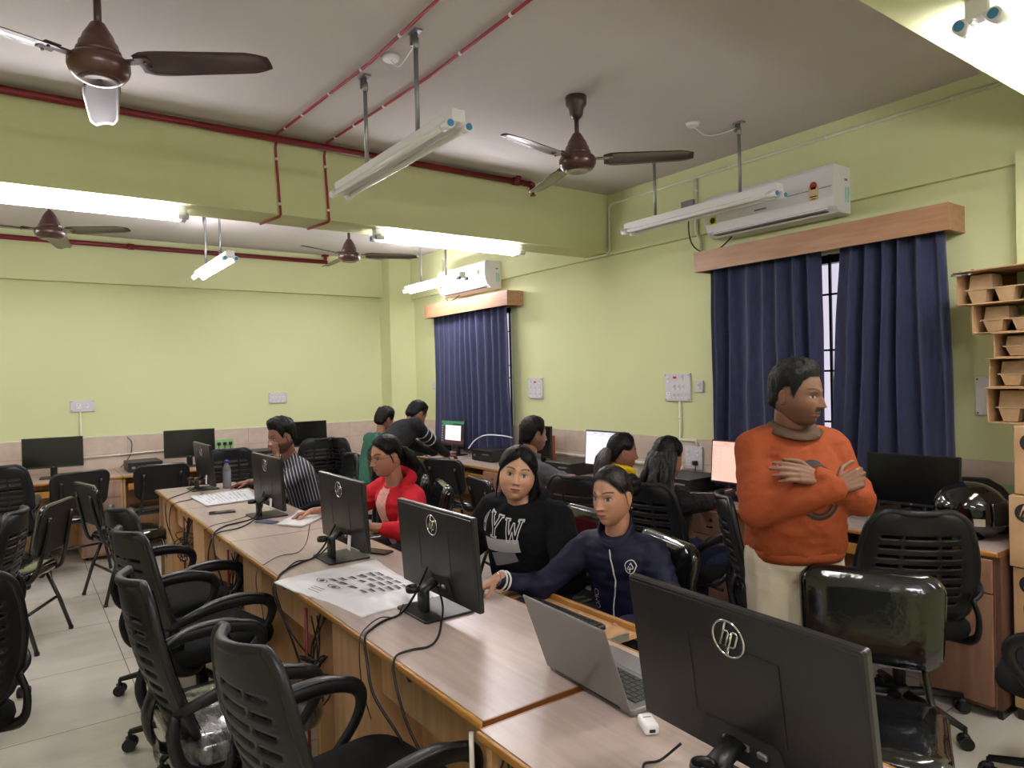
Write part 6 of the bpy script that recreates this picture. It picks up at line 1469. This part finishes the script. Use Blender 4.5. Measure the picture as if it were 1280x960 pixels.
# ------------------------------------------------------------------ cables
def cable(label, pts, r=.0036, m=None, group='monitor cables'):
    mb = MB(); mb.tube(pts, r, n=6, sub=6); return single('cable', mb, m or CABLE, label, 'cable', pts[0], group)
z = TOP + .004
cable('thick black cable from the monitor by the laptop, curling left over the desk edge', [(1.20, 2.22, .90), (1.17, 2.26, .80), (1.09, 2.22, z), (1.01, 2.19, z), (.95, 2.15, z), (.895, 2.09, z), (.875, 2.03, .71), (.868, 1.97, .62), (.90, 1.86, .52), (.94, 1.84, .40)], .0045)
cable('thin black cable looping beside the thick one over the desk edge', [(1.08, 2.18, .8), (1.06, 2.195, z), (1.0, 2.20, z+.01), (.91, 2.14, z), (.872, 2.08, .73), (.865, 2.05, .62), (.88, 2.02, .52)], .002)
cable('black power cable from the second nearest monitor running forward over the edge', [(1.22, 2.25, .9), (1.2, 2.12, .80), (1.155, 2.05, z), (1.08, 1.94, z), (1.02, 1.89, z), (.96, 1.90, z), (.90, 1.88, z), (.872, 1.83, .72), (.868, 1.75, .62), (.89, 1.66, .52), (.93, 1.60, .42)], .004)
cable('black cable from the monitor behind the mailing bag, going left over the edge', [(1.22, 3.16, .9), (1.19, 3.22, .8), (1.13, 3.2, z), (1.06, 3.15, z), (.97, 3.08, z), (.90, 2.99, z), (.865, 2.93, .72), (.865, 2.85, .64), (.88, 2.78, .55), (.90, 2.74, .45)], .0045)
cable('second black cable beside the mailing bag, going under the desk', [(1.22, 3.1, .88), (1.17, 3.18, .78), (1.10, 3.17, z), (1.02, 3.13, z+.01), (.93, 3.03, z), (.87, 2.97, .73), (.862, 2.90, .66), (.88, 2.72, .56), (.92, 2.62, .50)], .0035)
cable('thin black wire crossing the desk between notepad and mailing bag', [(1.2, 3.45, .86), (1.17, 3.42, .78), (1.10, 3.34, z), (1.01, 3.33, z), (.92, 3.24, z), (.872, 3.22, .73), (.862, 3.2, .66), (.86, 3.12, .60), (.862, 3.10, .52), (.87, 3.16, .45)], .002)
cable('black cable from the notepad monitor over the desk edge', [(1.26, 4.45, .9), (1.22, 4.42, .79), (1.16, 4.36, z), (1.06, 4.29, z), (.98, 4.25, z), (.895, 4.12, z), (.868, 4.06, .72), (.865, 3.98, .62), (.88, 3.90, .5)], .0045)
cable('second black cable from the notepad monitor, lying flatter', [(1.25, 4.4, .88), (1.2, 4.34, .78), (1.12, 4.25, z), (1.02, 4.13, z), (.90, 4.08, z), (.868, 4.10, .71), (.862, 4.16, .60), (.87, 4.08, .5)], .0038)
cable('thin wavy wire left of the notepad monitor stand', [(1.16, 4.47, z), (1.10, 4.42, z), (1.02, 4.36, z), (.92, 4.31, z), (.872, 4.30, .73)], .002)
cable('black cable from the far end monitor over the desk edge', [(1.2, 5.95, .88), (1.15, 5.92, .78), (1.08, 5.82, z), (1.0, 5.70, z), (.905, 5.56, z), (.868, 5.52, .72), (.865, 5.45, .58), (.90, 5.36, .45)], .004)
cable('second black cable at the far end of the row dropping to the bundle', [(1.14, 5.62, z), (1.01, 5.40, z), (.92, 5.34, z), (.868, 5.32, .72), (.87, 5.38, .55), (.90, 5.22, .42), (.93, 5.18, .35)], .0035)
cable('short black cable beside the stand of the nearest monitor', [(1.12, .98, .80), (1.10, 1.02, z), (1.06, 1.03, z), (1.02, .98, z), (1.0, .92, z)], .003)
def bundle(label, x, y, zz, seed):
    rnd = random.Random(seed); mb = MB()
    for k in range(7):
        c = V((x+rnd.uniform(-.02, .03), y+rnd.uniform(-.05, .05), zz+rnd.uniform(-.06, .06))); a0 = rnd.uniform(0, 6); R_ = rnd.uniform(.03, .075)
        mb.tube([c + V((.03*math.sin(2*a+a0), R_*math.cos(a), R_*1.1*math.sin(a))) for a in [2*PI*i/16 for i in range(16)]], .0035, n=6, closed=True)
    for k in range(5): mb.tube([(x+rnd.uniform(0, .06), y+rnd.uniform(-.04, .04), .70), (x+rnd.uniform(-.01, .04), y+rnd.uniform(-.05, .05), zz+.12), (x, y+rnd.uniform(-.03, .03), zz)], .003, n=5, sub=5)
    single('cable_bundle', mb, CABLE, label, 'cable bundle', (x, y, zz), 'cable bundles under the middle row')
bundle('black tangle of cables in the desk slot below the mailing bag', .885, 2.54, .46, 1); bundle('black tangle of cables in the desk slot below the notepad', .885, 3.75, .46, 2); bundle('black tangle of cables in the farthest visible desk slot', .885, 4.96, .50, 3); bundle('black tangle of cables under the corner by the nearest desk', .90, 1.33, .40, 5)
for y, lab in ((2.66, 'red cable tube on the desk end below the mailing bag'), (3.87, 'red cable tube on the desk end below the notepad'), (5.05, 'red cable tube on the desk end near the far monitor'), (1.46, 'white cable tube under the desk corner by the nearest desk')):
    r_ = 'red' in lab
    pipe('cable_tube', lab, [(.90, y, 0), (.90, y, .70)], .0065, RED if r_ else OFFWH, 'cable tube', clips=[((.90, y, .42), (0, 0, 1))])
# plastic tie on hanging white tags of the monitors
def tag_label(lab, x, y):
    mb = MB(); mb.box((0, 0, 0), (.003, .022, .07), bev=.001); o = mb.build('cable_label', PAPER); o.location = (x, y, .835); o.rotation_euler = (.12, 0, .3); tag(o, lab, 'label')
tag_label('white paper cable label hanging behind the monitor by the phone', 1.235, 3.03); tag_label('white paper cable label hanging behind the notepad monitor', 1.265, 4.33); tag_label('white paper cable label hanging behind the far end monitor', 1.205, 5.80)
mb = MB(); mb.tube([(3.75, 6.0, .862), (3.80, 5.94, .95), (3.85, 5.82, 1.0), (3.92, 5.64, 1.0), (3.98, 5.54, .98)], .006, n=8, sub=6); single('white_cable', mb, WHITEP, 'stiff white cable arching over the desktop computer under the far curtain', 'cable', (3.75, 6.0, .862))
# small holder with plugs behind the grey jacket man
t = thing('socket_strip', 'upright wooden socket block with black plugs behind the grey jacket man', 'socket', (4.02, 5.0, TOP))
mb = MB(); mb.box((0, 0, .14), (.03, .10, .28)); mb.build('wood_block', mat('red_wood', (150, 88, 62), .5), t)
mb = MB(); mb.box((-.016, .06, .14), (.004, .12, .26)); p_ = mb.build('green_plate', mat('pale_green_plate', (170, 186, 150), .5), t)
for q in (.06, .2):
    mb = MB(); mb.box((-.035, .07, q), (.035, .05, .06), bev=.006); mb.build('plug', BLACKP, p_)

# ------------------------------------------------------------------ helmet, bag, file, cartons at the right
def helmet():
    t = thing('motorcycle_helmet', 'glossy black motorcycle helmet on the desk beside the cartons', 'helmet', (3.74, 1.43, TOP), math.radians(200))
    GL = mat('helmet_gloss', (14, 14, 16), .08, coat=1.0); PAT = mat('helmet_patch', (196, 192, 170), .3)
    def shp(th, ph):
        dx, dy, dz = math.cos(th)*math.cos(ph), math.sin(th)*math.cos(ph), math.sin(ph)
        x = dx*.125; y = dy*.158 + (.018 if dy > 0 else 0)*max(0, -dz); zz = dz*.135 + .135
        if zz < .05: x *= 1-.25*((.05-zz)/.05); y *= 1-.18*((.05-zz)/.05)
        return V((x, y, max(zz, .0)))
    n1, n2 = 48, 30; mb = MB(); vs = [shp(2*PI*i/n1, -1.35+2.88*j/n2) for j in range(n2+1) for i in range(n1)]; fs = []; op = []
    def opening(i, j):
        a = 2*PI*(i+.5)/n1 - PI/2; ph = -1.35+2.88*(j+.5)/n2; a = (a+PI) % (2*PI) - PI; return abs(a) < .95 and -.42 < ph < .30
    for j in range(n2):
        for i in range(n1):
            f_ = (j*n1+i, j*n1+(i+1) % n1, (j+1)*n1+(i+1) % n1, (j+1)*n1+i)
            if not opening(i, j): fs.append(f_)
    mb.raw(vs, fs, smooth=True); sh = mb.build('shell', GL, t, solid=.006)
    mb = MB(); mb.grid(lambda u, v: shp(PI/2-1.0+2.0*u, -.46+.86*v)*1.0 + (shp(PI/2-1.0+2.0*u, -.46+.86*v)-V((0, 0, .135))).normalized()*.006, 20, 8); mb.build('visor', mat('smoked_visor', (20, 22, 24), .06, coat=.6), t, solid=.003)
    for a0, p0, w_, h_ in ((PI/2+.35, .62, .5, .16), (PI/2-1.35, -.3, .3, .28), (PI/2+.1, -.72, .42, .14)):
        mb = MB(); mb.grid(lambda u, v: shp(a0+w_*(u-.5), p0+h_*(v-.5)) + (shp(a0+w_*(u-.5), p0+h_*(v-.5))-V((0, 0, .135))).normalized()*.0035, 6, 4); mb.build('reflective_patch', PAT, sh)
    for sx in (-1, 1):
        mb = MB(); mb.cyl((sx*.121, .03, .14), (sx*.134, .03, .14), .022, n=18); mb.build('visor_pivot', BLACKP, t)
    mb = MB(); mb.tube([(.1, -.02, .01), (.06, .03, .004), (0, .05, .003), (-.06, .03, .004), (-.1, -.02, .01)], .008, n=6, sub=4, flat=(.3, 1.2), up=(0, 0, 1)); mb.build('chin_strap', BLACKP, t)
helmet()
def backpack():
    t = thing('backpack', 'black backpack slumped between the helmet and the cartons', 'bag', (3.96, 1.46, TOP), .25)
    N = cloth('black_nylon', (24, 24, 26), .6)
    mb = MB(); rg = []
    for zz, a, b, dx in ((0, .075, .13, 0), (.03, .09, .155, 0), (.10, .095, .16, 0), (.17, .085, .145, .01), (.22, .065, .11, .02), (.255, .03, .06, .03)):
        rg.append([V((a*math.copysign(abs(math.cos(q))**.7, math.cos(q))+dx+.006*noise.noise(V((q*2, zz*20, 1))), b*math.copysign(abs(math.sin(q))**.7, math.sin(q))+.03*zz/.25+.006*noise.noise(V((q*2, zz*20, 5))), zz)) for q in [2*PI*k/28 for k in range(28)]])
    mb.loft(rg); mb.build('bag_body', N, t)
    mb = MB(); mb.tube([(-.06, .02, .23), (-.12, .0, .22), (-.13, -.05, .12), (-.10, -.09, .02)], .016, n=8, sub=5, flat=(.35, 1.2)); mb.build('strap', N, t)
    mb = MB(); mb.tube([(-.093, -.11, .16), (-.102, 0, .17), (-.093, .11, .165)], .003, n=6, sub=4); mb.build('zip', GREYP, t)
backpack()
t = thing('file_folder', 'pale green file folder standing behind the black backpack', 'folder', (4.085, 1.42, TOP))
mb = MB(); mb.box((0, 0, .11), (.016, .20, .22), bev=.002); mb.build('cover', mat('folder_green', (150, 168, 120), .6), t)
mb = MB(); mb.box((-.002, -.103, .11), (.022, .008, .225)); mb.build('spine', mat('folder_brown', (120, 90, 60), .6), t)
# red cloth on the chair by the helmet
mb = MB(); mb.ell((0, -.02, .04), (.17, .15, .05), 20, 10); mb.loft([[(x*s_, -.165-.10*z_/.4+.018*math.cos(3*x*9)+d_, z_) for x, d_ in ((-.15, 0), (-.05, .0), (.05, 0), (.15, 0), (.15, .045), (.05, .06), (-.05, .06), (-.15, .045))] for s_, z_ in ((.9, .05), (1, .15), (1, .26), (.9, .36), (.7, .40))]); 
for i, v_ in enumerate(mb.v): mb.v[i] = v_ + V((noise.noise(v_*14), noise.noise(v_*14+V((9, 1, 2))), abs(noise.noise(v_*14+V((3, 7, 5))))))*.018
o = mb.build('red_cloth_bag', cloth('red_cloth', (168, 28, 50), .8)); o.location = (3.24, 1.55, .512); o.rotation_euler = (0, 0, face(.74, .67)); tag(o, 'crumpled red cloth bag on the mesh chair at the helmet desk', 'bag')
# sticker on the desktop beside the man in orange
mb = MB(); mb.box((0, 0, 0), (.002, .05, .035)); o = mb.build('paper_sticker', PAPER); o.location = (3.698, 2.10, TOP+.03); tag(o, 'white paper sticker on the computer beside the man in orange', 'sticker')
# stacked shipping cartons, printed side towards the room
LOGO = mat('carton_print', (38, 32, 30), .7)
def carton(label, x0, y1, z0, h, w=.50, d=.36, dx=0, dy=0):
    t = thing('carton', label, 'carton', (x0+dx, y1+dy, z0), 0, 'printed shipping cartons')
    mb = MB(); mb.bx(0, d, -w, 0, 0, h-.003, bev=.003); mb.build('box', CARD, t)
    F = Matrix(((0, 0, -1, -.0012), (-1, 0, 0, 0), (0, 1, 0, 0), (0, 0, 0, 1)))
    mb = MB(F @ T(.065, h-.075, 0)); n = 28; mb.raw([(.042*math.cos(2*PI*k/n), .042*math.sin(2*PI*k/n), 0) for k in range(n)], [tuple(range(n))]); lg = mb.build('logo_disc', LOGO, t)
    mb = MB(F @ T(.065, h-.075, .0012)); r = .037
    def stroke(pts): mb.tube([(r*(x+.36*y), r*y, 0) for x, y in pts], r*.10, n=5, flat=(.2, 1), up=(0, 0, 1))
    stroke([(-.45, -.45), (-.45, .9)]); stroke([(-.45, .38), (-.15, .42), (-.08, .3), (-.08, -.45)]); stroke([(.14, -.9), (.14, .42)]); stroke([(.14, .42), (.45, .42), (.52, .3), (.52, -.3), (.45, -.45), (.14, -.45)])
    mb.build('logo_letters', CARD, lg)
    mb = MB(); mb.bx(-.001, d, -w/2-.025, -w/2+.025, h-.003, h-.0022); mb.build('tape', mat('parcel_tape', (170, 130, 84), .25), t)
    return t
X0 = 3.60
carton('printed brown carton, topmost of the stack under the egg trays', X0, 1.205, 1.005, .305, dx=.005, dy=-.005)
carton('printed brown carton, second from the top of the stack', X0, 1.215, .685, .318, dx=-.02)
carton('printed brown carton, third from the top of the stack', X0, 1.215, .375, .308, dx=.0, dy=-.006)
carton('brown carton, lowest of the printed stack on the floor', X0, 1.21, .05, .323, dx=-.0)
mb = MB(); mb.bx(0, .36, -.5, 0, 0, .05); o = mb.build('wooden_pallet', mat('dark_wood', (50, 38, 30), .7)); o.location = (X0, 1.20, 0); tag(o, 'low dark wooden board under the carton stack', 'pallet')
def egg_carton(label, y1, z0, h, x0, w=.55, d=.34, tilt=0.0, cups=True):
    t = thing('packing_carton', label, 'carton', (x0, y1, z0), tilt, 'open cartons with moulded trays')
    k = .004
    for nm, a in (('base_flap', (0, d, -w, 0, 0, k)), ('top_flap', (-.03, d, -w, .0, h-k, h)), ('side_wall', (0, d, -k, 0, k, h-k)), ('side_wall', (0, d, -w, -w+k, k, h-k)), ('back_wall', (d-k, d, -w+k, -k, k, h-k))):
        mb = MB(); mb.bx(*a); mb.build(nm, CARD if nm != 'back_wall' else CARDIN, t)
    mb = MB(); mb.bx(.015, d-.02, -w+.03, -.03, h*.42, h*.42+.006); tr = mb.build('moulded_tray', PULP, t)
    mb = MB(); y = -.04; i = 0
    while y > -w+.09:
        ww = .085
        lo = [[(.018+s, y-s, z_), (.018+s, y-ww+s, z_), (.10-s, y-ww+s, z_), (.10-s, y-s, z_)] for z_, s in ((.008, .014), (h*.42, .0))]; mb.loft(lo, smooth=False)
        if i % 3 != 1:
            hi = [[(.05+s, y-s+.01, z_), (.05+s, y-ww+s-.012, z_), (.15-s, y-ww+s-.012, z_), (.15-s, y-s+.01, z_)] for z_, s in ((h*.42+.006, .0), (h-.016, .006))]; mb.loft(hi, smooth=False)
        y -= ww+.035; i += 1
    mb.build('tray_cup', PULP, tr)
    return t
egg_carton('open carton with moulded trays, lowest of the five on the printed stack', 1.335, 1.311, .165, 3.70)
egg_carton('open carton with moulded trays, second up from the printed stack', 1.325, 1.478, .135, 3.70)
egg_carton('open carton with moulded trays, middle of the five, torn front', 1.31, 1.615, .115, 3.72)
egg_carton('open carton with moulded trays, second from the top with foil scraps', 1.40, 1.732, .14, 3.72, tilt=-.08)
egg_carton('open carton with moulded trays, topmost of the pile by the curtain', 1.475, 1.874, .16, 3.75, tilt=-.10)
mb = MB(); mb.grid(lambda u, v: (-.035+.05*v, .01-.09*u, .004+.016*noise.noise(V((u*5, v*5, 2)))-.025*(1-v)), 8, 6); o = mb.build('foil_scrap', mat('silver_tape', (180, 178, 172), .25, metal=.6), solid=.001); o.location = (3.75, 1.48, 2.036); tag(o, 'crumpled silver tape scrap on the corner of the topmost tray carton', 'tape')
# ------------------------------------------------------------------ light
w = bpy.data.worlds.new('daylight'); SC.world = w; w.use_nodes = True
bg = w.node_tree.nodes['Background']; bg.inputs['Color'].default_value = (*srgb((226, 214, 232)), 1); bg.inputs['Strength'].default_value = 0.45
SC.view_settings.view_transform = 'Standard'; SC.view_settings.look = 'None'; SC.view_settings.gamma = 1; SC.view_settings.exposure = 1.38
SC.view_settings.use_curve_mapping = False
try:
    SC.cycles.use_denoising = True; SC.cycles.max_bounces = 8; SC.cycles.diffuse_bounces = 5; SC.cycles.sample_clamp_indirect = 6
except Exception: pass
